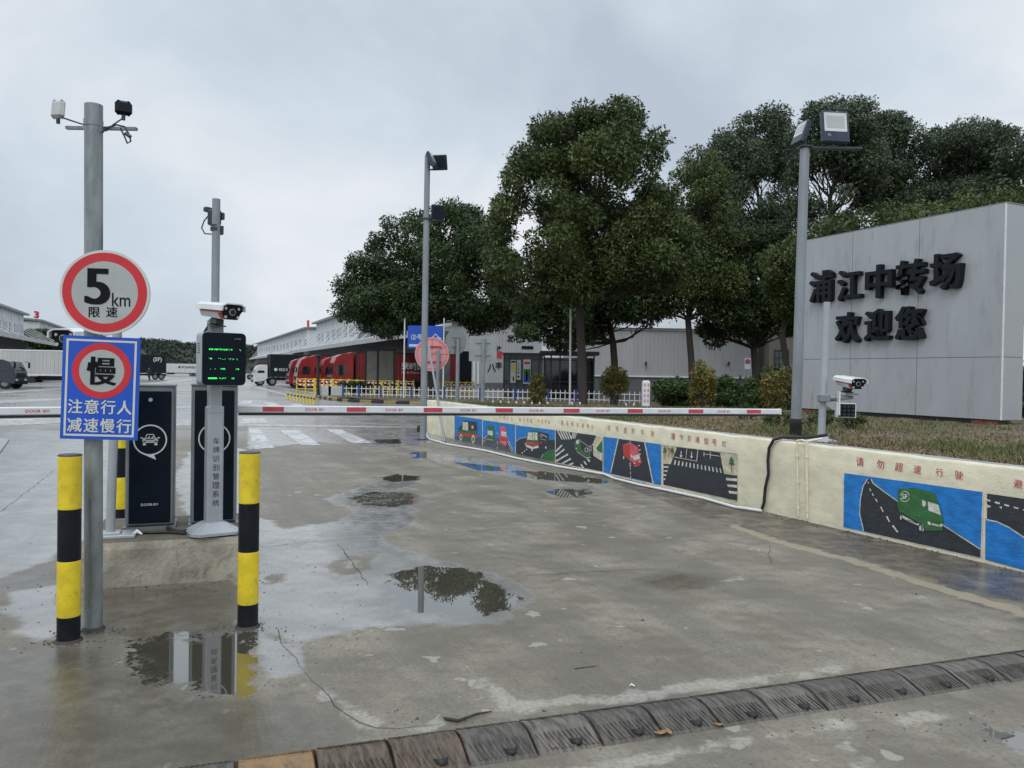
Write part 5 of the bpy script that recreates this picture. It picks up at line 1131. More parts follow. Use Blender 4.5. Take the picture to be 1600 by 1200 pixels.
def tree(poly, Y, tu, tv, tw, fork, label, mk, nl=45000, size=.20, clr=(.62,1.05), kc=None, z=None, thick=.8, holes=(), lean=None, bark='bark', nlimb=26, seed=1, minY=None, group='large evergreen trees behind the barrier', name='evergreen_tree'):
    """poly: crown outline (photo px, read at distance Y); fork: (u,v) where the trunk divides"""
    random.seed(seed); rg = np.random.default_rng(seed)
    k_ = Y/FPX
    if z is None: z = float(soilz(np.float64((tu-800)*k_), np.float64(Y))) if Y < 50 else 0
    base = A(tu, tv, Y); base.z = z
    t = thing(name, label, 'tree', tuple(base), group=group)
    xs = [p[0] for p in poly]; ys = [p[1] for p in poly]; area = 0
    for i in range(len(poly)): a, b = poly[i], poly[(i+1) % len(poly)]; area += a[0]*b[1]-b[0]*a[1]
    area = abs(area)/2*k_*k_; mr = (clr[0]+clr[1])/2
    if kc is None: kc = int(area/(mr*mr)*1.8)
    C = []; R = []; tries = 0
    wmax = (max(xs)-min(xs))/2*k_
    while len(C) < kc and tries < 20000:
        tries += 1
        u, v = random.uniform(min(xs), max(xs)), random.uniform(min(ys), max(ys))
        if not inpoly(u, v, poly): continue
        e = edged(u, v, poly)*k_
        r = random.uniform(*clr)
        if e < r*.72: 
            if e < .25: continue
            r = max(clr[0]*.55, e/.72)
        if any(math.hypot((u-hu)/(hr+r/k_*.75), (v-hv)/(hr*(h2 or 1)+r/k_*.75)) < 1 for hu, hv, hr, h2 in holes): continue
        dmax = math.sqrt(max(0, 1-(1-min(1, e/(wmax*.85)))**2))*wmax*thick
        p = A(u, v, Y); dy = random.uniform(-dmax, dmax)
        p = p+Vector((0, dy, 0)); 
        if minY and p.y < minY: continue
        C.append(p); R.append(r)
    for (a, b) in zip(poly, poly[1:]+poly[:1]):
        n_ = max(1, int(math.hypot(b[0]-a[0], b[1]-a[1])*k_/.75))
        for q in range(n_):
            f_ = (q+random.random())/n_; u, v = a[0]+(b[0]-a[0])*f_, a[1]+(b[1]-a[1])*f_
            nx_, ny_ = -(b[1]-a[1]), b[0]-a[0]; l_ = math.hypot(nx_, ny_) or 1; r = random.uniform(.32, .75)*min(1, clr[1]); off = r/k_*random.uniform(.6, 1.1)
            for sg in (1, -1):
                uu, vv = u+sg*nx_/l_*off, v+sg*ny_/l_*off
                if inpoly(uu, vv, poly) and random.random() < .85: C.append(A(uu, vv, Y)+Vector((0, random.uniform(-1.2, 1.2), 0))); R.append(r); break
    V, F, ti = leaves(np.array(C), np.array(R), int(nl*1.25), size, rg=rg)
    V = V-np.array(base)
    o = link('crown', npmesh('crown', V, F, [M[mk]], ti), t)
    mb = MB(); fk = A(fork[0], fork[1], Y); r0 = tw/2*k_
    zb = base-Vector((0,0,.1)); mid = base.lerp(fk, .5)+Vector((random.uniform(-.1,.1), random.uniform(-.1,.1), 0))
    mb.tube([zb, base+Vector((0,0,.12)), mid, fk], [r0*1.35, r0*1.05, r0*.95, r0*.85], 12, cap=False)
    top = max(C, key=lambda p: p.z); cen = sum(C, Vector())/len(C)
    lead = limb(mb, fk, Vector((cen.x+(top.x-cen.x)*.5, cen.y, top.z-.8)), r0*.8, r0*.15, 9, 0, 7, .025)
    mains = random.sample(C, min(nlimb, len(C)))
    for c in mains:
        j = 0 if c.z < lead[1].z+1 else min(len(lead)-2, max(0, int((c.z-lead[0].z)/(lead[-1].z-lead[0].z)*5)-1))
        q = limb(mb, lead[j], c, r0*random.uniform(.2, .42)*(1-.09*j), r0*.05, 6, random.uniform(-.12,.04), 5)
        for _ in range(2):
            c2 = min(random.sample(C, min(8, len(C))), key=lambda p: (p-q[3]).length); limb(mb, q[random.choice((2,3,4))], c2, r0*.11, .008, 5, -.05, 3)
    mb.v = [tuple(Vector(p)-base) for p in mb.v]
    o2 = link('trunk', add_mesh('trunk', mb.v, mb.f, [M[bark]], mb.m, mb.s), t)
    return t
tree([(530,490),(528,450),(545,410),(560,385),(590,362),(612,343),(655,332),(700,318),(742,322),(775,345),(810,400),(820,470),(800,515),(740,522),(705,500),(668,508),(640,515),(600,530),(572,520),(548,515)],
     50, 675, 622, 12, (675,500), 'rounded dark green tree at the left end of the row, over the blue direction sign', 'leafdark', 62000, .24, (.6,1.15), seed=11, z=.1)
tree([(752,400),(760,352),(768,318),(792,282),(798,250),(822,238),(832,198),(858,196),(872,176),(898,178),(930,176),(950,166),(985,166),(996,188),(1012,212),(1046,222),(1052,244),(1030,270),(1042,292),(1050,330),(1078,370),(1088,410),(1070,450),(1030,462),(990,452),(950,470),(905,478),(860,470),(815,485),(780,465),(757,435)],
     32, 911, 642, 14, (905,470), 'tallest olive green tree, its trunk standing in front of the white picket fence', 'leafolive', 80000, .175, (.34,.80), holes=((830,345,13,1.5),(806,374,8,1),(905,312,3,1),(868,290,2,1),(995,300,2,1)), seed=5, nlimb=60)
tree([(800,500),(820,450),(870,400),(940,380),(1010,390),(1050,430),(1045,490),(1020,520),(985,500),(950,520),(910,550),(870,548),(835,530),(805,530)],
     46, 964, 612, 12, (958,535), 'dark tree with a low forked branch directly behind the tallest olive tree', 'leafdark', 42000, .22, (.7,1.2), seed=23)
tree([(1035,340),(1045,290),(1060,245),(1085,232),(1115,240),(1135,280),(1145,340),(1160,400),(1165,450),(1150,490),(1115,500),(1080,485),(1050,500),(1020,490),(1010,450),(1025,400)],
     44, 1083, 612, 11, (1075,500), 'slender tree with a bent trunk between the grey shed and the yellow shrub', 'leafolive', 36000, .19, (.55,1.0), holes=((1060,300,9,2),(1048,272,8,1)), seed=31)
tree([(1095,470),(1110,420),(1130,380),(1170,360),(1215,355),(1250,380),(1265,440),(1262,520),(1225,530),(1195,535),(1160,530),(1120,545),(1092,525)],
     45, 1184, 612, 12, (1178,545), 'dark low crowned tree with a three way fork left of the right floodlight pole', 'leafdark', 40000, .21, (.6,1.1), seed=41, nlimb=34)
tree([(1085,340),(1092,270),(1112,208),(1150,190),(1178,176),(1205,172),(1235,188),(1248,240),(1240,300),(1240,370),(1190,410),(1110,400)],
     52, 1192, 600, 11, (1190,470), 'tall narrow tree rising behind the dark low crowned tree', 'leafhaze', 42000, .22, (.6,1.1), holes=((1190,300,6,2.2),(1140,330,3,1.5)), seed=43)
tree([(1238,330),(1232,270),(1240,200),(1255,165),(1290,160),(1325,155),(1345,165),(1360,200),(1372,250),(1370,320),(1340,360),(1300,372),(1255,365)],
     40, 1300, 600, 12, (1292,400), 'tall open crowned tree behind the right floodlight pole, sky showing through', 'leafhaze', 28000, .19, (.5,.9), holes=((1280,285,9,2.2),(1322,305,5,2.2),(1300,335,4,1.2)), seed=47, nlimb=44)
tree([(1345,330),(1340,270),(1350,200),(1372,172),(1400,176),(1425,200),(1438,240),(1445,300),(1435,350),(1400,372),(1360,368)],
     42, 1395, 600, 12, (1392,400), 'tall dense tree behind the middle of the welcome board', 'leafhaze', 34000, .19, (.55,1.0), seed=53)
tree([(1425,300),(1435,250),(1450,210),(1470,190),(1505,182),(1545,192),(1566,210),(1575,260),(1580,320),(1560,350),(1500,360),(1440,350)],
     42, 1500, 600, 12, (1500,380), 'broad tree with a pale bare branch behind the right of the welcome board', 'leafhaze', 36000, .19, (.55,1.0), holes=((1455,262,11,2),), seed=59)
tree([(1560,300),(1572,250),(1590,215),(1630,195),(1700,210),(1760,280),(1760,420),(1700,500),(1640,520),(1590,480),(1570,400)],
     38, 1650, 610, 12, (1650,500), 'tree at the right edge of the picture behind the board corner', 'leafhaze', 34000, .2, (.6,1.0), seed=61)
tree([(1240,400),(1245,350),(1290,335),(1350,315),(1420,322),(1500,300),(1570,300),(1620,330),(1640,430),(1560,470),(1400,480),(1260,480)],
     33, 1430, 610, 9, (1430,480), 'lower bushy tree whose top shows just over the welcome board', 'leafolive', 46000, .17, (.5,.9), seed=67)
tree([(1015,480),(1020,420),(1060,385),(1110,400),(1130,440),(1120,480),(1080,470),(1040,495)],
     38, 1230, 612, 11, (1222,520), 'tree with a leaning brown trunk beside the right floodlight pole', 'leafolive', 1000, .17, (.5,.8), seed=71) if False else None
tree([(1190,430),(1200,390),(1240,370),(1275,380),(1290,420),(1280,470),(1250,500),(1210,490)],
     36, 1236, 618, 11, (1222,520), 'olive tree with a leaning brown trunk beside the right floodlight pole', 'leafolive', 22000, .17, (.45,.8), seed=71)
# dark tree in front of the left warehouse, and the wooded hill
tree([(-20,545),(36,545),(40,525),(55,514),(78,516),(95,522),(120,530),(125,552),(60,556)], 120, 72, 572, 3, (72,556), 'dark round tree in front of the warehouse numbered 3', 'leafdark', 9000, .6, (1.0,1.8), seed=73, z=0, group=None)
def hill():
    mk = leafmat('hill forest', (.018,.030,.020), (.040,.058,.038), (.05,.06,.04), .05)
    prof = [(60,560),(140,550),(190,544),(222,538),(250,538),(290,543),(330,546),(400,548),(470,556),(560,566),(640,575)]
    V = []; F = []; nx = 60; ny = 10
    def top(u):
        for (a, b), (c, d) in zip(prof, prof[1:]):
            if a <= u <= c: return b+(d-b)*(u-a)/(c-a)
        return 575
    mb = MB(); vs = []
    for j in range(ny+1):
        for i in range(nx+1):
            u = 60+580*i/nx; t = j/ny; Y = 330+120*t; h = A(u, top(u), 450).z
            p = A(u, 570, Y); p.z = h*math.sin(t*math.pi/2)-.5; vs.append(p)
    o = solo('hill', (lambda m: (m.add(vs, [(j*(nx+1)+i, j*(nx+1)+i+1, (j+1)*(nx+1)+i+1, (j+1)*(nx+1)+i) for j in range(ny) for i in range(nx)], True), m)[1])(mb), mat('hill undergrowth', (.022,.033,.022), .9, 0, .3, .05), None, None, kind='structure', base=Vector((0,0,0)))
    rg = np.random.default_rng(5); n = 900; C = []; R = []
    for k in range(n):
        i = rg.uniform(0, nx); t = rg.uniform(0, 1)**.6; u = 60+580*i/nx; Y = 330+120*t; h = A(u, top(u), 450).z; p = A(u, 570, Y); C.append((p.x, p.y, h*math.sin(t*math.pi/2)+.6)); R.append(rg.uniform(1.8, 3.6))
    V, F, ti = leaves(np.array(C), np.array(R), 42000, 1.5, rg=rg)
    tag(link('forest', npmesh('forest', V, F, [mk], ti)), 'grey green woodland covering the distant hill behind the yard', 'forest', kind='stuff')
hill()
random.seed(99)
# ============================================================ SHRUBS
def shrub(poly, Y, label, mk, nl, size, clr, name='shrub', z=None, stems=7, seed=1, thick=1.0, group='shrubs on the raised bed'):
    random.seed(seed); rg = np.random.default_rng(seed); k_ = Y/FPX; xs = [p[0] for p in poly]; ys = [p[1] for p in poly]
    c0 = A(sum(xs)/len(xs), 600, Y); z = float(soilz(np.float64(c0.x), np.float64(Y))) if z is None else z; base = Vector((c0.x, Y, z))
    t = thing(name, label, 'shrub', tuple(base), group=group); C = []; R = []; tr = 0
    area = (max(xs)-min(xs))*(max(ys)-min(ys))*k_*k_; kc = max(10, int(area/((clr[0]+clr[1])/2)**2*1.3)); w_ = (max(xs)-min(xs))/2*k_
    while len(C) < kc and tr < 5000:
        tr += 1; u, v = random.uniform(min(xs), max(xs)), random.uniform(min(ys), max(ys))
        if not inpoly(u, v, poly): continue
        e = edged(u, v, poly)*k_; r = min(random.uniform(*clr), max(.06, e/.7)); dm = math.sqrt(max(0, 1-(1-min(1, e/w_))**2))*w_*thick
        p = A(u, v, Y)+Vector((0, random.uniform(-dm, dm), 0))
        if p.z < z+.05: continue
        C.append(p); R.append(r)
    V, F, ti = leaves(np.array(C), np.array(R), nl, size, .9, rg, .1); link('foliage', npmesh('foliage', V-np.array(base), F, [M[mk]], ti), t)
    mb = MB()
    for c in random.sample(C, min(stems*3, len(C))): limb(mb, base+Vector((random.uniform(-.15,.15)*w_, random.uniform(-.1,.1), -.03)), c, .014*Y/22, .004, 5, .08, 4, .05)
    mb.v = [tuple(Vector(p)-base) for p in mb.v]; link('stems', add_mesh('stems', mb.v, mb.f, [M['barkpale']], mb.m, mb.s), t)
    return t
shrub([(1018,645),(1018,606),(1030,596),(1060,590),(1085,600),(1090,645)], 23.5, 'dark feathery shrub right beside the red and white marker post', 'leafbush', 6500, .10, (.15,.28), seed=3)
shrub([(1076,650),(1078,600),(1082,578),(1095,563),(1108,568),(1120,590),(1118,612),(1112,650)], 22, 'tall yellow leaved shrub with pale bare stems between the dark hedge shrubs', 'leafyel', 2300, .11, (.12,.22), seed=4, stems=12)
shrub([(1108,650),(1108,605),(1125,590),(1150,586),(1172,592),(1182,610),(1182,650)], 24, 'dense dark green shrub right of the tall yellow leaved shrub', 'leafbush', 7000, .10, (.16,.3), seed=5)
shrub([(1168,655),(1165,610),(1172,585),(1190,574),(1215,572),(1240,578),(1250,600),(1250,655)], 21.5, 'large mixed green shrub against the left edge of the welcome board', 'leafbush', 8000, .10, (.16,.3), seed=6)
shrub([(1192,640),(1188,600),(1205,577),(1228,570),(1245,585),(1245,625),(1225,645)], 20.6, 'yellow leaved shrub in front of the large mixed shrub, left of the right floodlight pole', 'leafyel', 1700, .10, (.12,.22), seed=7, stems=12)
shrub([(940,618),(938,595),(945,578),(960,570),(975,575),(983,592),(980,612),(965,622)], 36, 'round yellow green standard shrub in front of the picket fence, right of the tall trunk', 'leafyel', 2600, .13, (.15,.28), seed=8, group='small shrubs along the picket fence')
shrub([(824,640),(826,610),(830,588),(840,580),(850,590),(856,612),(852,628),(840,645)], 34, 'yellow green shrub with red flowers low down, left of the white flag pole', 'leafyel', 2200, .12, (.14,.26), seed=9, group='small shrubs along the picket fence')
shrub([(528,607),(530,598),(545,594),(570,598),(590,604),(588,612),(535,612)], 52, 'low grey green shrub behind the left end of the picket fence', 'leafbush', 2000, .18, (.2,.35), seed=10, z=.1, group=None)
shrub([(1588,670),(1590,600),(1596,575),(1640,560),(1700,600),(1700,670)], 17.5, 'dark shrub right of the welcome board at the picture edge', 'leafbush', 7000, .09, (.15,.3), seed=12)
for k, (u, Y) in enumerate(((1215, 13.0), (1285, 13.5), (1330, 12.6), (1168, 15))):
    shrub([(u-16,700),(u-20,640),(u,632),(u+20,640),(u+16,700)] if False else [(u-18, 590+(.8*1220/Y)), (u-22, 590+(.8*1220/Y)-16), (u-6, 590+(.8*1220/Y)-26), (u+12, 590+(.8*1220/Y)-24), (u+22, 590+(.8*1220/Y)-10), (u+16, 590+(.8*1220/Y))], Y,
      ['bright green weed clump just left of the right floodlight pole foot', 'bright green weed clump behind the small camera post', 'green weed clump right of the small camera post', 'green weed clump under the end of the barrier arm', 'green weed clump below the middle of the welcome board', 'green weed clump near the right edge of the bank'][k],
      'leafbush', 700, .05, (.05,.09), name='weed_clump', seed=20+k, stems=2, group='weed clumps in the turf')

# ============================================================ WAREHOUSES
M['ribwhite'] = ribbed('white ribbed cladding', (.62,.64,.65), .9, 'X', .05, .5, .2, .07, .25)
M['ribgrey'] = ribbed('grey ribbed cladding', (.34,.36,.37), .34, 'X', .03, .45, .35, .07, .3)
M['riblight'] = ribbed('pale ribbed cladding', (.42,.43,.44), .30, 'X', .03, .45, .35, .07, .3)
M['roofm'] = mat('grey roof sheet', (.22,.24,.25), .5, .1, .1, .3, dirt=.3)
M['roofpale'] = mat('pale roof sheet', (.46,.48,.49), .5, .1, .08, .3, dirt=.3)
M['dockshade'] = mat('dock wall with painted shade', (.10,.11,.115), .6, 0, .3, .5, dirt=.4)  # dark tone puts the shade under the canopy into the wall colour
M['winglass'] = mat('grey louvre glass', (.10,.12,.13), .2, 0, .3, 1.5)
M['basegrey'] = mat('dark grey base wall', (.115,.12,.125), .6, 0, .12, .8, .3, 20, .4)
def warehouse(e1, depth, length, H_, back, label, inward, canopy=True, zc=4.6, nwin=9, cdepth=4.2, digit=None, canlen=None, gable=0, name='warehouse'):
    """e1: near end of the eave line on the ground; local x runs away from the camera, local y*inward into the building"""
    t = thing(name, label, 'warehouse', (e1.x, e1.y, 0), math.atan2(Dv.y, Dv.x)); s = inward
    mb = MB(); y0, y1 = sorted((0, s*depth)); c = (length/2, (y0+y1)/2, H_/2)
    mb.box(c, (length, y1-y0, H_)); part('cladding_wall', mb, M['ribwhite'], t)
    mb = MB(); rz_ = H_+.03
    ym = s*depth/2; V = [(-.4, -s*.7, H_-.1), (length+.3, -s*.7, H_-.1), (length+.3, ym, H_+gable+.9), (-.4, ym, H_+gable+.9), (length+.3, s*(depth+.5), H_), (-.4, s*(depth+.5), H_)]
    V2 = [(x, y, z+.28) for x, y, z in V]; mb.add(V+V2, [(0,1,2,3),(3,2,4,5),(6,9,8,7),(9,11,10,8),(0,6,7,1),(0,3,9,6),(3,5,11,9),(1,7,8,2),(2,8,10,4),(4,10,11,5)])
    mb.add([(0,0,H_-.2),(0,s*depth,H_-.2),(0,ym,H_+gable+.85)], [(0,1,2)]); part('roof', mb, M['roofm'], t)
    for k in range(nwin):
        x = length*(k+.5)/nwin; ww = length/nwin*(.62 if k % 3 else .4); mb = MB(); mb.box((x, -s*.04, H_*.76), (ww, .08, H_*.13)); w_ = part('window', mb, M['winglass'], t)
        mb = MB(); 
        for q in range(4): mb.box((x-ww/2+ww*q/3, -s*.09, H_*.76), (.09, .05, H_*.135))
        mb.box((x, -s*.085, H_*.76-H_*.067), (ww+.1, .05, .08)); mb.box((x, -s*.085, H_*.76+H_*.067), (ww+.1, .05, .08)); part('window_frame', mb, M['white'], w_)
    mb = MB()
    for k in range(int(length/6)+1): mb.box((min(length-.1, 6*k+.1), -s*.05, H_/2), (.22, .1, H_-.3))
    part_each('pilaster', mb, M['white'], t)
    if canopy:
        cl = canlen or (0, length); mb = MB(); a, b = cl; za, zb = zc, zc+.9
        V = [(a,-s*cdepth,za),(b,-s*cdepth,za),(b,0,zb),(a,0,zb)]; mb.add(V+[(x,y,z+.22) for x,y,z in V], [(0,1,2,3),(7,6,5,4),(0,4,5,1),(1,5,6,2),(3,2,6,7),(0,3,7,4)]); mb.box(((a+b)/2, -s*(cdepth+.05), za+.1), (b-a, .1, .45)); part('canopy', mb, M['roofpale'], t)
        mb = MB(); n = int((b-a)/5)
        for k in range(n+1): x = a+(b-a)*k/n; mb.tube([(x, -s*.1, zb+2.1), (x, -s*(cdepth-.3), za+.25)], .035, 5, cap=False)
        part_each('canopy_strut', mb, M['white'], t, 1)
        mb = MB(); mb.box(((a+b)/2, -s*.35, (zc+.5)/2), (b-a, .5, zc+.4)); part('shaded_dock_wall', mb, M['dockshade'], t)  # darkened wall, canopy shade painted in its colour
        mb = MB()
        for k in range(int((b-a)/6)): mb.box((a+3+6*k, -s*.63, 1.9), (3.2, .06, 3.0))
        part_each('dock_door', mb, M['basegrey'], t)
    if digit:
        ch, u, v, hp = digit; P = None
        mb = MB(); d = G(u, v+hp/2, H_+.4); Y = d.y; c = A(u, v, Y); I = inv(t); lc = I @ c
        R = Vector((1, 0, 0)); put_text(mb, ch, c, R, (0,0,1), h=hp*Y/FPX, bold=.03, depth=.15)
        for dx in (-.15, .15): mb.box((c.x+dx, c.y+.15, c.z-hp*Y/FPX*.6), (.06, .06, hp*Y/FPX*.6))
        part('roof_number', mb, M['signred'], t, 'red number %s standing on the roof' % ch, world=True)
    return t
def gdir(e, s): return e+Dv*s
E1 = G(528, 495, 9); E1.z = 0
warehouse(gdir(E1, -20), 30, 38, 9, 0, 'white two storey warehouse with louvred windows behind the red trucks', -1, canlen=(-28, 44), zc=4.5, cdepth=3.2)
E2 = G(481, 513, 9); E2.z = 0
warehouse(gdir(E2, 0), 26, 95, 9, 0, 'long white warehouse with the red number 1 on its roof, beyond the first one', -1, nwin=16, digit=('1', 481.5, 506.5, 12), canlen=(0, 90), cdepth=2.4)
E3 = G(37, 492, 9); E3.z = 0
warehouse(gdir(E3, -45), 26, 45, 9, 0, 'white warehouse with a dark canopy at the left edge of the picture', 1, nwin=12, cdepth=5)
E4 = G(60, 501, 9); E4.z = 0
warehouse(gdir(E4, 0), 26, 70, 9, 0, 'pale warehouse with the red number 3 on its roof, behind the round dark tree', 1, nwin=14, digit=('3', 57, 491.5, 11))
def low_building():
    c0 = Vector((-6.6, 70, 0)); t = thing('depot_building', 'grey depot end wall with black and red calligraphy beside the dark glass booth', 'building', tuple(c0), ROADA); W, D, H_ = 10.2, 26, 6.5
    mb = MB(); mb.box((W/2, D/2, H_/2), (W, D, H_)); part('wall', mb, M['riblight'], t)
    mb = MB(); V = [(-2.6,-.5,H_-.35),(W+.4,-.5,H_+.35),(W+.4,D,H_+.35),(-2.6,D,H_-.35)]; mb.add(V+[(x,y,z+.25) for x,y,z in V], [(3,2,1,0),(4,5,6,7),(0,1,5,4),(1,2,6,5),(2,3,7,6),(3,0,4,7)]); part('roof', mb, M['roofpale'], t)
    def at(u, v): p = inv(t) @ onplane(u, v, c0, Vector((-Uv.y, Uv.x, 0))); return p
    def quad(nm, u0, v0, u1, v1, m, o=.03, lab=None):
        a, b = at(u0, v1), at(u1, v0); mb = MB(); mb.box(((a.x+b.x)/2, -o/2, (a.z+b.z)/2), (abs(b.x-a.x), o, abs(b.z-a.z))); return part(nm, mb, m, t, lab)
    quad('doorway', 708, 549, 737, 602, M['black'], .04, 'open loading doorway, its dark inside a black panel'); quad('door_post', 738, 563, 742, 602, M['white'], .12); quad('door_post', 745, 563, 748, 600, M['white'], .12)  # black panel stands in for the unlit inside of the doorway
    quad('base_band', 751, 599, 850, 608, M['basegrey'], .05); quad('air_vent', 815, 541, 833, 545, M['black'], .06)
    mb = MB()
    for ch, u, v, h in (('八', 768, 575, 13), ('丰', 779, 571, 12), ('收', 779, 545, 10), ('发', 797, 529, 12), ('达', 808, 522, 10)):
        p = at(u, v); put_text(mb, ch, (p.x, -.06, p.z), (1,0,0), (0,0,1), h=h/FPX*71, bold=.02)
    part('wall_calligraphy', mb, M['signblack'], t)
    mb = MB(); p = at(780, 555); put_text(mb, '顺', (p.x, -.06, p.z), (1,0,0), (0,0,1), h=11/FPX*71, bold=.02); part('red_calligraphy', mb, M['signred'], t)
    mb = MB(); p = at(825, 519); mb.tube([(p.x, -.02, p.z), (p.x, -.5, p.z+.1)], .05, 6); mb.box((p.x, -.55, p.z+.1), (.5,.3,.2)); part('wall_lamp', mb, M['white'], t)
low_building()
def booth():
    Y = 52; a = A(786, 609, Y); b = A(929, 609, Y); t = thing('guard_booth', 'dark framed glass guard booth with three posters in its left windows', 'booth', (a.x, Y, 0)); W = b.x-a.x; Hh = 3.25; split = A(849, 600, Y).x-a.x
    def X(u): return A(u, 580, Y).x-a.x
    def Z(v, u=850): return A(u, v, Y).z
    mb = MB(); mb.box((split/2, .9, Hh*.46), (split-.1, 1.7, Hh*.92-.0)); part('left_glazing', mb, M['winglass'], t)
    mb = MB(); mb.box(((split+W)/2, 1.3, Hh*.44), (W-split-.1, 2.4, Hh*.86)); part('right_glazing', mb, M['glass'], t)
    mb = MB(); mb.box(((split+W)/2, 1.2, Hh-.12), (W-split+.5, 3.2, .26), bev=.03); mb.box((split/2, .9, Hh*.93), (split+.1, 1.95, .16)); part('flat_roof', mb, M['darksteel'], t)
    mb = MB()
    for u in (787, 797, 807, 818, 830, 842): mb.box((X(u), .0, Hh*.46), (.07, .1, Hh*.92))
    for u in (850, 861, 875, 890, 903, 916, 928): mb.box((X(u), .05, Hh*.47), (.09, .12, Hh*.94))
    for z, x0, x1 in ((Z(561), 0, split), (Z(596), 0, W), (Z(562), split, W), (.08, 0, W)): mb.box(((x0+x1)/2, .02, z), (x1-x0, .09, .07))
    part('frame', mb, M['darksteel'], t)
    for u0, u1, v0, v1, key in ((797.5, 806, 563, 599, 0), (807.5, 813.5, 563, 594, 1), (817.5, 829, 562, 600, 2)):
        mb = MB(); x0, x1, z0, z1 = X(u0), X(u1), Z(v1), Z(v0); mb.box(((x0+x1)/2, -.07, (z0+z1)/2), (x1-x0, .02, z1-z0)); p = part('poster', mb, M['signwhite'], t, ['white poster with a yellow and green block', 'narrow white poster with black strokes', 'poster with a red heading over a blue and green landscape'][key])
        mb = MB(); f = -.0815
        def q(ax, az, bx, bz, mi): mb.mi = mi; mb.face([(x0+(x1-x0)*ax, f, z0+(z1-z0)*az), (x0+(x1-x0)*bx, f, z0+(z1-z0)*az), (x0+(x1-x0)*bx, f, z0+(z1-z0)*bz), (x0+(x1-x0)*ax, f, z0+(z1-z0)*bz)])
        if key == 0: q(.3,.45,.75,.8,0); q(.1,.88,.9,.95,1); q(.45,.1,.6,.3,1); q(.6,.05,.7,.22,1)
        if key == 1: q(.3,.3,.6,.42,1); q(.2,.5,.7,.56,1); q(.4,.6,.55,.85,1); q(.2,.1,.7,.2,1)
        if key == 2: q(.1,.8,.9,.9,2); q(.05,.05,.95,.3,3); q(.05,.3,.95,.6,4); q(.4,.12,.6,.5,3)
        part('poster_print', mb, [M['yellow'], M['signblack'], M['signred'], M['signblue'], PM['g']], p)
    mb = MB()
    for k in range(4): mb.box((X(827+2.6*k), -.12, Z(549.5)), (.06, .03, .2))
    part('white_characters', mb, M['white'], t)
booth()
def shed():
    Y = 58; a = A(905, 600, Y); b = A(1199, 600, Y); W = b.x-a.x; t = thing('storage_shed', 'long grey metal clad shed with a dark base band behind the trees', 'shed', (a.x, Y, 0), .02)
    mb = MB(); mb.box((W/2, 7, .82), (W, 14, 1.64)); part('base_wall', mb, M['basegrey'], t)
    mb = MB(); mb.box((W/2, 7, 3.45), (W+.1, 14.1, 3.6)); part('cladding_wall', mb, M['riblight'], t)
    mb = MB(); mb.box((W/2, -.07, 1.66), (W+.1, .08, .1)); mb.box((W/2, -.09, 5.16), (W+.2, .1, .14)); part('trim', mb, M['white'], t)
    mb = MB(); V = [(-.3,-.3,5.25),(W+.3,-.3,5.25),(W+.3,7,7.0),(-.3,7,7.0),(W+.3,14.3,5.25),(-.3,14.3,5.25)]; mb.add(V, [(0,1,2,3),(3,2,4,5)]); mb.add([(0,0,5.2),(0,14,5.2),(0,7,6.95),(W,0,5.2),(W,14,5.2),(W,7,6.95)], [(0,2,1),(3,4,5)]); part('roof', mb, M['roofpale'], t)
    for u in (1009, 1139):
        mb = MB(); c = inv(t) @ A(u, 570, Y-.1); mb.cyl((c.x, -.05, c.z), (c.x, -.3, c.z), .06, 8); mb.box((c.x, -.28, c.z+.12), (.14,.14,.2)); part('wall_lamp', mb, M['darksteel'], t)
    a = A(1201, 600, 57); t2_ = thing('lattice_annex', 'small brownish annex with a lattice window at the right end of the grey shed', 'annex', (a.x, 57, 0)); mb = MB(); mb.box((1.3, 1.5, 3), (2.6, 3, 6)); part('wall', mb, mat('brown grey render', (.19,.17,.14), .7, 0, .15, 1), t2_)
    mb = MB(); mb.box((.9, -.02, 2.2), (1.0, .05, 3.2)); w_ = part('window', mb, M['winglass'], t2_); mb = MB()
    for k in range(4): mb.box((.4+.33*k, -.06, 2.2), (.05, .05, 3.2))
    for k in range(7): mb.box((.9, -.06, .7+.5*k), (1.0, .05, .05))
    part('lattice', mb, M['darksteel'], w_)
shed()

# ============================================================ VEHICLES
M['redtruck'] = mat('red truck paint', (.24,.016,.015), .35, 0, .12, 1.5, dirt=.35, dirtcol=(.12,.06,.05), coat=.2)
M['redbox'] = ribbed('red container steel', (.19,.016,.02), .28, 'X', .03, .45, .3, .12, .5)
M['blackbox'] = mat('black trailer tarpaulin', (.009,.014,.020), .6, 0, .2, 1, spec=.2, dirt=.2, dirtcol=(.05,.05,.05))
M['whitebox'] = ribbed('white container steel', (.52,.53,.52), .28, 'X', .03, .5, .35, .07, .4)
M['tyre'] = mat('tyre rubber', (.016,.016,.017), .75, 0, .3, 9); M['chassis'] = mat('black chassis', (.02,.022,.025), .6, 0, .3, 5, dirt=.5, dirtcol=(.09,.08,.07)); M['whitecab'] = mat('white cab paint', (.62,.64,.65), .3, 0, .06, 2, dirt=.2, coat=.3)
M['darkcab'] = mat('dark blue black cab paint', (.018,.026,.034), .25, 0, .1, 2, coat=.4)
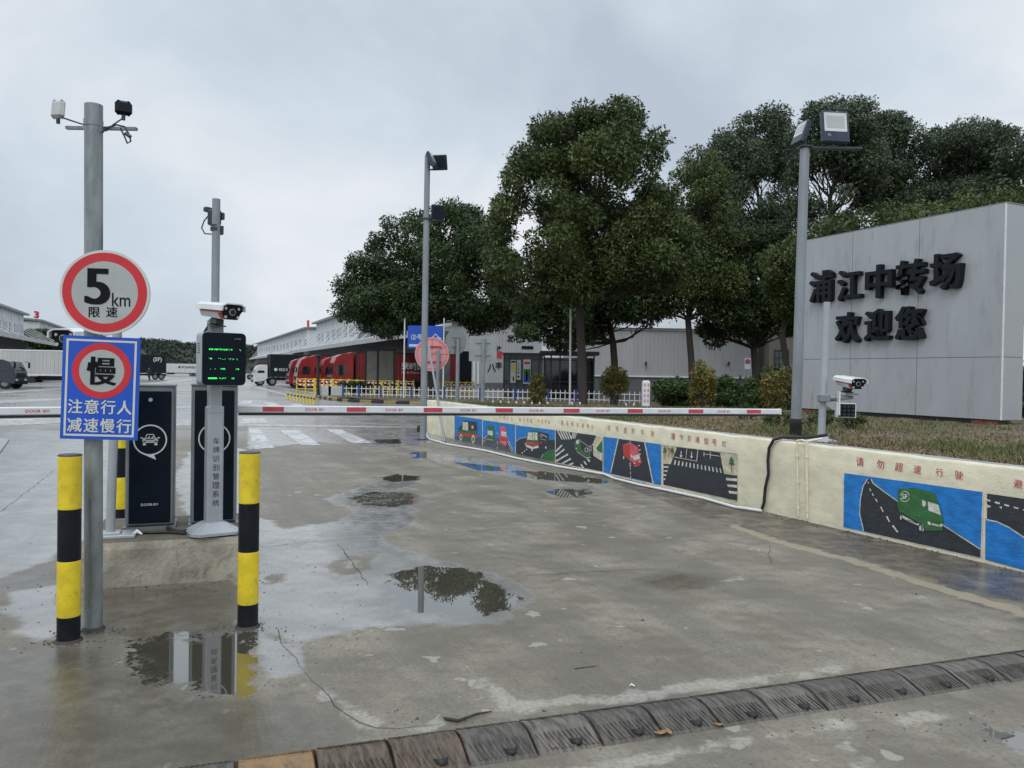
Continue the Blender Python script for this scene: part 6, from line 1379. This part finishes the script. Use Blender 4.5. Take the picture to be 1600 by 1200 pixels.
def truck(P, rz, label, cabm, boxm, L_=9.0, H_=3.2, cabH=2.75, cabL=1.75, W=2.2, text=None, texts2=None, container=True, group='trucks parked at the docks', boxz=1.0, cabbody=True):
    t = thing('truck', label, 'truck', (P.x, P.y, 0), rz, group)
    h = cabH
    if cabbody:
        # cab-over tractor: outline along the truck (x back from the nose)
        prof = [(0, .42), (.0, 1.15), (.06, 1.35), (.22, h*.78), (.40, h*.93), (.85, h), (cabL, h), (cabL, .75), (cabL*.82, .62), (cabL*.80, .55), (.30, .42)]
        mb = MB(); n = len(prof); tp = lambda z: W/2*(1-.05*max(0, (z-1.2)/(h-1.2)))
        Lp = [(-x, tp(z), z) for x, z in prof]; Rp = [(-x, -tp(z), z) for x, z in prof]
        mb.add(Lp+Rp, [tuple(range(n)), tuple(range(2*n-1, n-1, -1))]+[(i, n+i, n+(i+1) % n, (i+1) % n) for i in range(n)]); cab = part('cab', mb, cabm, t)
        mb = MB(); y = W/2-.16; mb.face([(-.07,-y,1.40), (-.07,y,1.40), (-.21,y*.97,h*.765), (-.21,-y*.97,h*.765)]); mb.v = [(x+.03, yy, z) for x, yy, z in mb.v]; part('windscreen', mb, M['glass'], cab)
        for s in (-1, 1):
            yy = s*(W/2+.004); mb = MB(); pts = [(-.38, yy, 1.38), (-1.15, yy, 1.38), (-1.15, s*(tp(h*.72)+.012), h*.72), (-.52, s*(tp(h*.72)+.012), h*.72)]; mb.face(pts if s > 0 else pts[::-1]); part('side_window', mb, M['glass'], cab)
            mb = MB(); mb.box((.06, s*(W/2+.14), 1.75), (.10, .16, .42), bev=.02); mb.tube([(-.2, s*W/2, 2.0), (.05, s*(W/2+.12), 2.0)], .02, 5); part('mirror', mb, M['black'], cab)
            mb = MB(); mb.box((.0, s*(W/2-.28), .66), (.06, .36, .17), bev=.02); part('headlight', mb, M['reflector'], cab)
        mb = MB(); mb.box((.012, 0, 1.02), (.04, W*.62, .30)); mb.box((.015, 0, .48), (.07, W*.98, .26), bev=.03)
        for k in range(3): mb.box((.04, 0, .93+.09*k), (.02, W*.58, .03))
        part('grille', mb, M['black'], cab)
        if h > 2.6: mb = MB(); V = [(-.62,-.8,h*.93),(-.62,.8,h*.93),(-cabL,.85,H_),(-cabL,-.85,H_),(-cabL,.85,h),(-cabL,-.85,h),(-.95,.85,h),(-.95,-.85,h)]; mb.add(V, [(0,1,2,3),(1,6,4,2),(0,3,5,7)]); part('roof_fairing', mb, cabm, cab)
    mb = MB(); mb.box((-(L_+.6)/2, 0, .72), (L_-.4, .8, .26)); mb.box((-L_*.45, W*.36, .62), (.9,.5,.5), bev=.05); mb.box((-L_*.45, -W*.36, .62), (.9,.5,.5), bev=.05); mb.box((-L_*.45, 0, .72), (.3, W*.8, .1)); part('chassis', mb, M['chassis'], t)
    if container:
        x0 = cabL+.25; mb = MB(); mb.box((-(x0+L_)/2, 0, (boxz+H_)/2), (L_-x0, W+.05, H_-boxz)); bx = part('container', mb, boxm, t)
        mb = MB()
        for x in (-x0, -L_):
            for s in (-1, 1): mb.box((x, s*(W/2+.01), (boxz+H_)/2), (.12, .08, H_-boxz+.04))
        for z in (boxz, H_):
            for s in (-1, 1): mb.box((-(x0+L_)/2, s*(W/2+.01), z), (L_-x0, .08, .1))
        part('container_frame', mb, M['chassis'] if boxm != M['whitebox'] else M['white'], bx)
        if text:
            for s_, xx, zz, hh, m_ in text:
                for sd in (1,):
                    mb = MB(); put_text(mb, s_, (-xx, W/2+.06, zz), (-1,0,0), (0,0,1), h=hh, bold=.02); part('lettering', mb, m_, bx)
    for x in ((-.75, -cabL-.55, -L_+1.4, -L_+.55) if L_ > 6 else (-.7, -L_+1.2)):
        for s in (-1, 1):
            mb = MB(); r = .43; y = s*(W/2-.16); mb.tube([(x, y-.13, r), (x, y-.10, r), (x, y+.10, r), (x, y+.13, r)], [r*.93, r, r, r*.93], 22); wl = part('wheel', mb, M['tyre'], t)
            mb = MB(); mb.tube([(x, y+s*.125, r), (x, y+s*.14, r)], [.25, .22], 16); mb.tube([(x, y+s*.13, r), (x, y+s*.17, r)], [.09, .07], 10); part('rim', mb, M['cabgrey'], wl)
    return t
RZ = ROADA+math.pi
def tp_(u, Y): p = A(u, 600, Y); p.z = 0; return p
truck(tp_(514, 63.5), RZ, 'nearest red truck with a long red container lettered in white, behind the notice board', M['redtruck'], M['redbox'], 10.6, 3.25, 3.05, text=[('荣崎国际', 7.0, 2.2, .62, M['signwhite']), ('RC INTERNATIONAL', 7.0, 1.65, .2, M['signgrey'])])
truck(tp_(497, 67), RZ, 'second red truck, only its cab showing left of the nearest red truck', M['redtruck'], M['redbox'], 7.5, 3.1, 2.85)
truck(tp_(461, 69.5), RZ, 'red truck with a domed cab and dark side window behind the yellow railing', M['redtruck'], M['redbox'], 7.5, 3.1, 2.85)
truck(tp_(449, 76), RZ, 'leftmost red truck, a sliver of its cab showing', M['redtruck'], M['redbox'], 7.5, 3.1, 2.8)
truck(tp_(394, 84), RZ, 'white cabbed truck with a black trailer lettered 95338', M['whitecab'], M['blackbox'], 13, 3.35, 2.25, 1.45, text=[('● 95338', 2.9, 1.75, .34, M['signwhite']), ('www.sf-express.com', 6.0, 1.72, .26, M['signwhite'])])
truck(tp_(-50, 62), math.atan2(Uv.y, Uv.x)+math.pi+math.radians(-8), 'white corrugated container on a dark chassis at the left edge', M['darkcab'], M['whitebox'], 10.2, 2.95, 2.3, cabbody=False, group='trucks on the left of the yard')
truck(tp_(33, 57.5), math.radians(8), 'dark light truck facing right in front of the white container', M['darkcab'], M['blackbox'], 5.4, 2.2, 2.15, 1.7, 1.9, container=False, group='trucks on the left of the yard')
truck(tp_(160, 112), math.atan2(Uv.y, Uv.x)+math.pi, 'black box truck with a round white emblem right of the blue sign', M['darkcab'], M['blackbox'], 8.3, 3.6, 2.6, text=[('(SF)', 7.2, 2.9, .75, M['signwhite'])], group=None)
truck(tp_(230, 175), math.pi+.03, 'long white trailer parked across the far end of the yard', M['whitecab'], M['whitecab'], 11.5, 2.85, 2.4, boxz=.7, text=[('● SF EXPRESS', 9.2, 2.0, .5, M['textgrey']), ('━━━', 3.2, 2.0, .1, M['textgrey'])], group=None)
truck(tp_(383, 135), RZ, 'far red container truck just right of the display post', M['whitecab'], M['redbox'], 6.4, 2.9, 2.3, cabbody=False, group=None)
# container door bars on the white container
# ---- person walking in the yard
def person():
    P = A(233, 590, 102); P.z = 0; t = thing('person', 'person in dark clothes walking across the far yard beside the black box truck', 'person', tuple(P))
    J = [((0,0,.95),.15),((0,0,1.2),.15),((0,0,1.42),.16),((0,0,1.52),.065),((0,0,1.60),.085),((0,0,1.70),.09),
         ((.10,0,.90),.10),((.13,-.10,.50),.07),((.15,-.02,.09),.05),((.15,-.14,.04),.045), ((-.10,0,.90),.10),((-.12,.12,.50),.07),((-.12,.30,.12),.05),((-.12,.20,.05),.045),
         ((.20,0,1.40),.06),((.25,.05,1.15),.05),((.24,-.08,.90),.035), ((-.20,0,1.40),.06),((-.25,-.06,1.15),.05),((-.24,-.18,.92),.035)]
    Ed = [(0,1),(1,2),(2,3),(3,4),(4,5),(0,6),(6,7),(7,8),(8,9),(0,10),(10,11),(11,12),(12,13),(2,14),(14,15),(15,16),(2,17),(17,18),(18,19)]
    me = bpy.data.meshes.new('body'); me.from_pydata([j[0] for j in J], Ed, []); o = link('body', me, t); me.materials.append(mat('dark jacket and trousers', (.02,.022,.03), .8))
    md = o.modifiers.new('skin', 'SKIN')
    for i, (p, r) in enumerate(J): v = me.skin_vertices[0].data[i]; v.radius = (r, r); v.use_root = (i == 0)
    s = o.modifiers.new('sub', 'SUBSURF'); s.levels = s.render_levels = 2
    mb = MB(); mb.lathe([(.03,1.79),(.08,1.77),(.10,1.70),(.098,1.66)][::-1], (0,.01,0), 14); part('hair', mb, M['black'], t)
    mb = MB(); mb.lathe([(.03,1.53),(.07,1.57),(.082,1.63),(.08,1.68)], (0,-.025,0), 14); part('face', mb, mat('skin', (.35,.22,.16), .6), t)
person()

# ============================================================ STREET FURNITURE BEYOND THE BARRIER
M['fencewhite'] = mat('white picket paint', (.68,.70,.71), .45, 0, .05, 5, dirt=.15); M['fenceblue'] = mat('blue fence post', (.02,.07,.28), .45, 0, .1, 4)
def fence():
    Y = 46.0; xs = [536, 561, 595, 643, 694, 750, 805, 857, 900, 955, 1003]
    pts = [A(u, 620, 48.5-(u-536)/467*4.5) for u in xs]; zs = [float(soilz(np.float64(p.x), np.float64(p.y))) for p in pts]
    t = thing('picket_fence', 'low white picket fence with blue posts along the planted strip', 'fence', (pts[0].x, pts[0].y, 0))
    for i in range(len(pts)-1):
        a, b = pts[i], pts[i+1]; d = Vector((b.x-a.x, b.y-a.y, 0)); L_ = d.length; d.normalize(); rz = math.atan2(d.y, d.x); mb = MB(); z = .12
        n = max(3, int(L_/.27))
        for k in range(n):
            p = a+d*(L_*(k+.6)/n); mb.box((p.x, p.y, z+.34), (.045, .02, .62), rz=rz); mb.add([(p.x-.0225,p.y-.01,z+.65),(p.x+.0225,p.y-.01,z+.65),(p.x+.0225,p.y+.01,z+.65),(p.x-.0225,p.y+.01,z+.65),(p.x,p.y,z+.70)], [(0,1,4),(1,2,4),(2,3,4),(3,0,4)])
        for zz in (.17, .52): c = a.lerp(b, .5); mb.box((c.x, c.y-.02, z+zz), (L_, .02, .05), rz=rz)
        part('picket_panel', mb, M['fencewhite'], t, world=True)
    for p in pts: mb = MB(); mb.box((p.x, p.y, .45), (.11, .11, .72), bev=.01); mb.box((p.x, p.y, .83), (.14,.14,.04)); part('blue_post', mb, M['fenceblue'], t, world=True)
    # grey white boards closing the left end
    t2_ = thing('barrier_board', 'low grey white boards at the left end of the picket fence', 'barrier', (A(498, 620, 50).x, 50, 0))
    for u0, u1 in ((499, 514), (516, 535)): mb = MB(); a = A(u0, 620, 50); b = A(u1, 620, 49.5); c = (a+b)/2; mb.box((c.x, c.y, .42), ((b-a).length, .05, .62), bev=.01); part('board', mb, M['dirtywhite'], t2_, world=True)
fence()
def kerb():
    line = [G(497,622), G(520,626), G(545,628), G(600,630.5), G(661,632.5)]; line2 = [G(661,632.5), Vector((W0.x-.2, W0.y+.1, 0))]
    mk = mat('worn yellow kerb paint', (.30,.23,.09), .6, 0, .2, 5, dirt=.6, dirtcol=(.12,.1,.08)); mb = MB(); acc = 0; i = 0
    for L_ in (line, line2):
        for a, b in zip(L_, L_[1:]):
            d = (b-a); n = max(1, round(d.length/.75)); rz = math.atan2(d.y, d.x)
            for k in range(n): c = a+d*((k+.5)/n); mb.mi = i % 2; i += 1; mb.box((c.x, c.y+.05, .07), (d.length/n-.02, .2, .18), rz=rz, bev=.02)
    solo('kerb', mb, [mk, M['chassis']], None, None, kind='structure', base=Vector((0,0,0)))
kerb()
def post_row():
    lab = ['leftmost', 'second from the left', 'third from the left', 'fourth from the left', 'middle', 'fourth from the right', 'third from the right', 'second from the right', 'rightmost']
    for k in range(9):
        u = 450+5.1*k; v = 624+.95*k; P = G(u, v); mb = MB(); mb.mi = 0; mb.cyl((0,0,0), (0,0,.24), .055, 12); mb.mi = 1; mb.cyl((0,0,.24), (0,0,.33), .056, 12); mb.mi = 0; mb.cyl((0,0,.33), (0,0,.42), .055, 12, .045)
        mb.v = [tuple(Vector(p)+P) for p in mb.v]
        solo('short_post', mb, [M['yellow'], M['chassis']], lab[k]+' short yellow post of the slanting row in the yard', 'post', 'row of short yellow posts on the yard', base=P)
post_row()
def railings():
    spec = [(464, 491, 62), (493, 519, 61), (521, 545, 60), (546, 570, 59), (572, 596, 58), (598, 621, 57.5), (623, 646, 57), (662, 686, 56.5), (696, 716, 56), (718, 740, 56)]
    labs = ['farthest left, before the domed red cab', 'before the second red truck', 'before the nearest red cab', 'before the front of the red container', 'behind the left notice board panel', 'behind the right notice board panel', 'under the white container lettering', 'behind the pink round sign', 'left of the square sign back', 'at the dark loading doorway']
    for i, (u0, u1, Y) in enumerate(spec):
        a, b = tp_(u0, Y), tp_(u1, Y-.3); d = b-a; L_ = d.length; rz = math.atan2(d.y, d.x); t = thing('safety_railing', 'yellow safety railing with striped tape, ' + labs[i], 'railing', tuple(a), rz, 'yellow safety railings in front of the docks')
        mb = MB()
        for x in (0, L_/2, L_): mb.box((x, 0, .55), (.08, .08, 1.1))
        for z in (.25, .62, 1.02): mb.box((L_/2, 0, z), (L_, .05, .06))
        part('rail_frame', mb, M['yellow'], t)
        mb = MB(); n = 8
        for k in range(n):
            x0, x1 = L_*k/n, L_*(k+1)/n; z0 = .86+.04*math.sin(k*1.7+i); z1 = .86+.04*math.sin((k+1)*1.7+i); mb.mi = k % 2; mb.face([(x0,-.05,z0-.06),(x1,-.05,z1-.06),(x1,-.05,z1+.06),(x0,-.05,z0+.06)]); mb.face([(x0,-.055,z0-.36),(x1,-.055,z1-.36),(x1,-.055,z1-.26),(x0,-.055,z0-.26)])
        part('warning_tape', mb, [M['redfade'], M['white']], t)
railings()
def signs():
    # blue direction board on two white posts
    Y = 47; c = A(664.5, 527, Y); t = thing('direction_sign', 'blue direction sign board reading 2 on two thin white posts', 'road sign', (c.x, Y, 0)); k = Y/FPX
    mb = MB(); mb.box((0, 0, c.z), (55*k, .05, 36*k), bev=.01); b = part('sign_board', mb, M['signblue'], t)
    mb = MB(); put_text(mb, '②号', (-13*k, -.03, c.z), (1,0,0), (0,0,1), h=9*k, bold=.02); x, z = 16*k, c.z
    for pts in ([(-9,-4),(-3,-4),(-3,1),(0,6),(3,1),(3,-4),(9,-4),(9,-1),(5,1),(0,8),(-5,1),(-9,-1)],): mb.face([(x+p*k, -.03, z+q*k*.8) for p, q in pts])
    mb.face([(-25*k,-.03,c.z-15*k),(-11*k,-.03,c.z-15*k),(-11*k,-.03,c.z-11*k),(-25*k,-.03,c.z-11*k)]); part('sign_markings', mb, M['signwhite'], b)
    for u, vt in ((632.5, 497), (694, 497)): mb = MB(); p = A(u, vt, Y); mb.cyl((p.x-c.x, 0, 0), (p.x-c.x, 0, p.z), .045, 8); part('post', mb, M['white'], t)
    # pink back of a round sign
    def back(nm, u, v, rx, Y, shape, m, lab, pu, pv, rz, pw=.05, z0=None):
        c = A(u, v, Y); z0 = float(soilz(np.float64(c.x), np.float64(Y))) if z0 is None else z0; t = thing(nm, lab, 'road sign', (A(pu, pv, Y).x, Y, z0)); k = Y/FPX; R, U = frame(rz); px = A(pu, pv, Y)
        mb = MB()
        if shape == 'round': disc(mb, c+Vector((0,.0,0)), R, U, rx*k/max(.35, math.cos(rz)), 0, .02)
        else: slab(mb, c, R, U, -rx[0]*k, -rx[1]*k, rx[0]*k, rx[1]*k, 0, .02)
        pl_ = part('sign_plate', mb, m, t, world=True)
        mb = MB(); s = (rx if shape == 'round' else rx[0])*k
        if shape == 'round' and m is M['pinksign']:
            for q in (30, 150, 270, 90, 0): a = math.radians(q); mb.add([loc(c,R,U,math.cos(a+.0)*s*.95-math.sin(a)*.006,math.sin(a)*s*.95+math.cos(a)*.006,.004), loc(c,R,U,math.cos(a)*s*.95+math.sin(a)*.006,math.sin(a)*s*.95-math.cos(a)*.006,.004), loc(c,R,U,math.sin(a)*.006,-math.cos(a)*.006,.004), loc(c,R,U,-math.sin(a)*.006,math.cos(a)*.006,.004)], [(0,1,2,3)])
            ann(mb, c, R, U, s*.86, s*.89, .003)
        for dz in (-.45, .45): mb.box(tuple(loc(c, R, U, 0, dz*s, .02)), (s*1.1, .03, .04), rz=rz)
        part('back_ribs', mb, M['signback'] if m is not M['pinksign'] else M['signred'], t, world=True)
        mb = MB(); top = c.z+ (.2*s if shape == 'round' else .8*rx[1]*k); mb.cyl((px.x, Y-.07, z0-.05), (px.x, Y-.07, top), pw, 12); part('post', mb, M['greypole'], t, world=True); return t
    back('round_sign', 675, 553.5, 26.5, 23.5, 'round', M['pinksign'], 'faded pink back of a round sign behind the middle floodlight pole', 684, 600, .1, .055)
    back('round_sign', 713, 534, 15.5, 31, 'round', M['signback'], 'grey metal back of a round sign turned partly sideways', 715, 600, .65, .075)
    back('square_sign', 754.5, 545, (21.5, 19.5), 27, 'rect', M['signback'], 'grey metal back of a square sign on a grey post', 754.5, 600, .05, .07)
    # slim white flag pole
    P = A(891, 600, 33); P.z = float(soilz(np.float64(P.x), np.float64(33))); mb = MB(); mb.cyl((P.x, P.y, P.z-.05), tuple(A(892, 432, 33)), .045, 12, .035); solo('flag_pole', mb, M['white'], 'slim bare white flag pole just left of the tall olive tree trunk', 'pole')
    # notice board
    Y = 52; t = thing('notice_board', 'notice board of two weathered grey panels on black posts, before the red container', 'notice board', (A(590, 600, Y).x, Y, 0)); ox = A(590, 600, Y).x
    for u0, u1 in ((573, 589.5), (592, 615)): a, b = A(u0, 594.5, Y), A(u1, 549, Y); mb = MB(); mb.box(((a.x+b.x)/2, Y, (a.z+b.z)/2), (b.x-a.x, .06, b.z-a.z)); part('board_panel', mb, mat('weathered grey board', (.20,.20,.165), .7, 0, .2, 1.5, dirt=.5), t, world=True)
    for u in (571.5, 590.7, 617): p = A(u, 547, Y); mb = MB(); mb.box((p.x, Y-.02, p.z/2), (.12, .1, p.z)); part('post', mb, M['chassis'], t, world=True)
    mb = MB(); a, b = A(571, 547, Y), A(617, 547, Y); mb.box(((a.x+b.x)/2, Y, a.z+.04), (b.x-a.x+.2, .14, .1)); part('top_rail', mb, M['chassis'], t, world=True)
    for u, vb, vt, lab in ((497, 621, 556, 'black lamp post at the left end of the low boards'), (521.5, 609, 560, 'black post beside the nearest red cab')):
        P = G(u, vb); mb = MB(); mb.cyl(P, A(u, vt, P.y), .10, 10, .08); mb.lathe([(.16,0),(.16,.12),(.1,.2)], tuple(P), 12); p = A(u, vt, P.y); mb.box((p.x, p.y, p.z), (.3,.3,.16), bev=.04); solo('black_post', mb, M['chassis'], lab, 'post')
    # no parking plate by the shed
    Y = 40; c = A(1168, 565, Y); k = Y/FPX; t = thing('no_parking_sign', 'small white no parking sign between the dark tree trunks', 'road sign', (c.x, Y, 0)); R, U = frame(0)
    mb = MB(); mb.box((0,0,c.z-3*k), (9*k, .03, 17*k)); b = part('sign_plate', mb, M['signwhite'], t); mb = MB(); C = Vector((0, -.02, c.z)); mb.mi = 0; ann(mb, C, R, U, 3.0*k, 4.2*k, 0, 20); mb.mi = 1; mb.face(ringpts(C, R, U, 3.0*k, .0, 20)); mb.mi = 0; mb.face([loc(C,R,U,-2.4*k,1.8*k,.004), loc(C,R,U,-1.6*k,2.4*k,.004), loc(C,R,U,2.4*k,-1.8*k,.004), loc(C,R,U,1.6*k,-2.4*k,.004)]); part('prohibition_roundel', mb, [M['signred'], M['signblue']], b)
    mb = MB(); mb.cyl((0,.04,0), (0,.04,c.z), .04, 8); part('post', mb, M['greypole'], t)
    # red and white marker post
    Y = 22; c = A(1009, 618, Y); z = float(soilz(np.float64(c.x), np.float64(Y))); top = A(1009, 596, Y).z; k = Y/FPX; t = thing('marker_post', 'short white marker post with rows of faded red characters beside the feathery shrub', 'marker post', (c.x, Y, z))
    mb = MB(); mb.box((0,0,(top-z)/2), (11.5*k, 11.5*k, top-z), bev=.02); mb.box((0,0,top-z+.012), (9*k,9*k,.03), bev=.01); b = part('post_body', mb, M['white'], t)
    mb = MB()
    for r_ in range(4):
        for q in (-1, 1):
            for j in range(3): mb.box((q*2.6*k, -5.8*k, (top-z)*(.9-.2*r_)-j*.03), (3.0*k*(1-.2*(j % 2)), .003, .012))
            mb.box((q*2.6*k, -5.8*k, (top-z)*(.9-.2*r_)-.03), (.014, .0035, .09))
    part_each('red_mark', mb, M['slogan'], b, 4)
    # stakes and pots at the foot of the bed
    for k2 in range(12):
        u = 770+12.2*k2+(26 if k2 > 7 else 0)+(60 if k2 > 9 else 0); Y = 31; p = A(u, 640, Y); z = float(soilz(np.float64(p.x), np.float64(Y))); mb = MB(); mb.box((p.x, Y, z+.13), (.07, .05, .30)); mb.add([(p.x-.035,Y-.025,z+.28),(p.x+.035,Y-.025,z+.28),(p.x+.035,Y+.025,z+.28),(p.x-.035,Y+.025,z+.28),(p.x,Y,z+.33)], [(0,1,4),(1,2,4),(2,3,4),(3,0,4)])
        solo('white_stake', mb, M['fencewhite'], ['leftmost','second','third','fourth','fifth','sixth','seventh','eighth','ninth','tenth','eleventh','rightmost'][k2]+' short white stake'+('' if k2 in (0, 11) else ' from the left')+' above the barrier arm', 'stake', 'short white stakes along the planted strip')
    terr = mat('terracotta', (.25,.11,.04), .7, 0, .2, 5)
    for i, u in enumerate((764, 795, 861, 927, 950, 985)):
        Y = 31.6; p = A(u, 640, Y); z = float(soilz(np.float64(p.x), np.float64(Y))); mb = MB(); mb.lathe([(.10,0),(.15,.16),(.17,.17),(.17,.21),(.15,.21),(.14,.17),(.02,.16)], (p.x, Y, z), 14)
        solo('flower_pot', mb, terr, ['terracotta pot right of the square sign post', 'terracotta pot below the booth posters', 'terracotta pot between the flowering shrub and the flag pole', 'terracotta pot just right of the tall trunk', 'terracotta pot below the round standard shrub', 'terracotta pot nearest the marker post'][i], 'flower pot', 'terracotta pots along the planted strip')
signs()
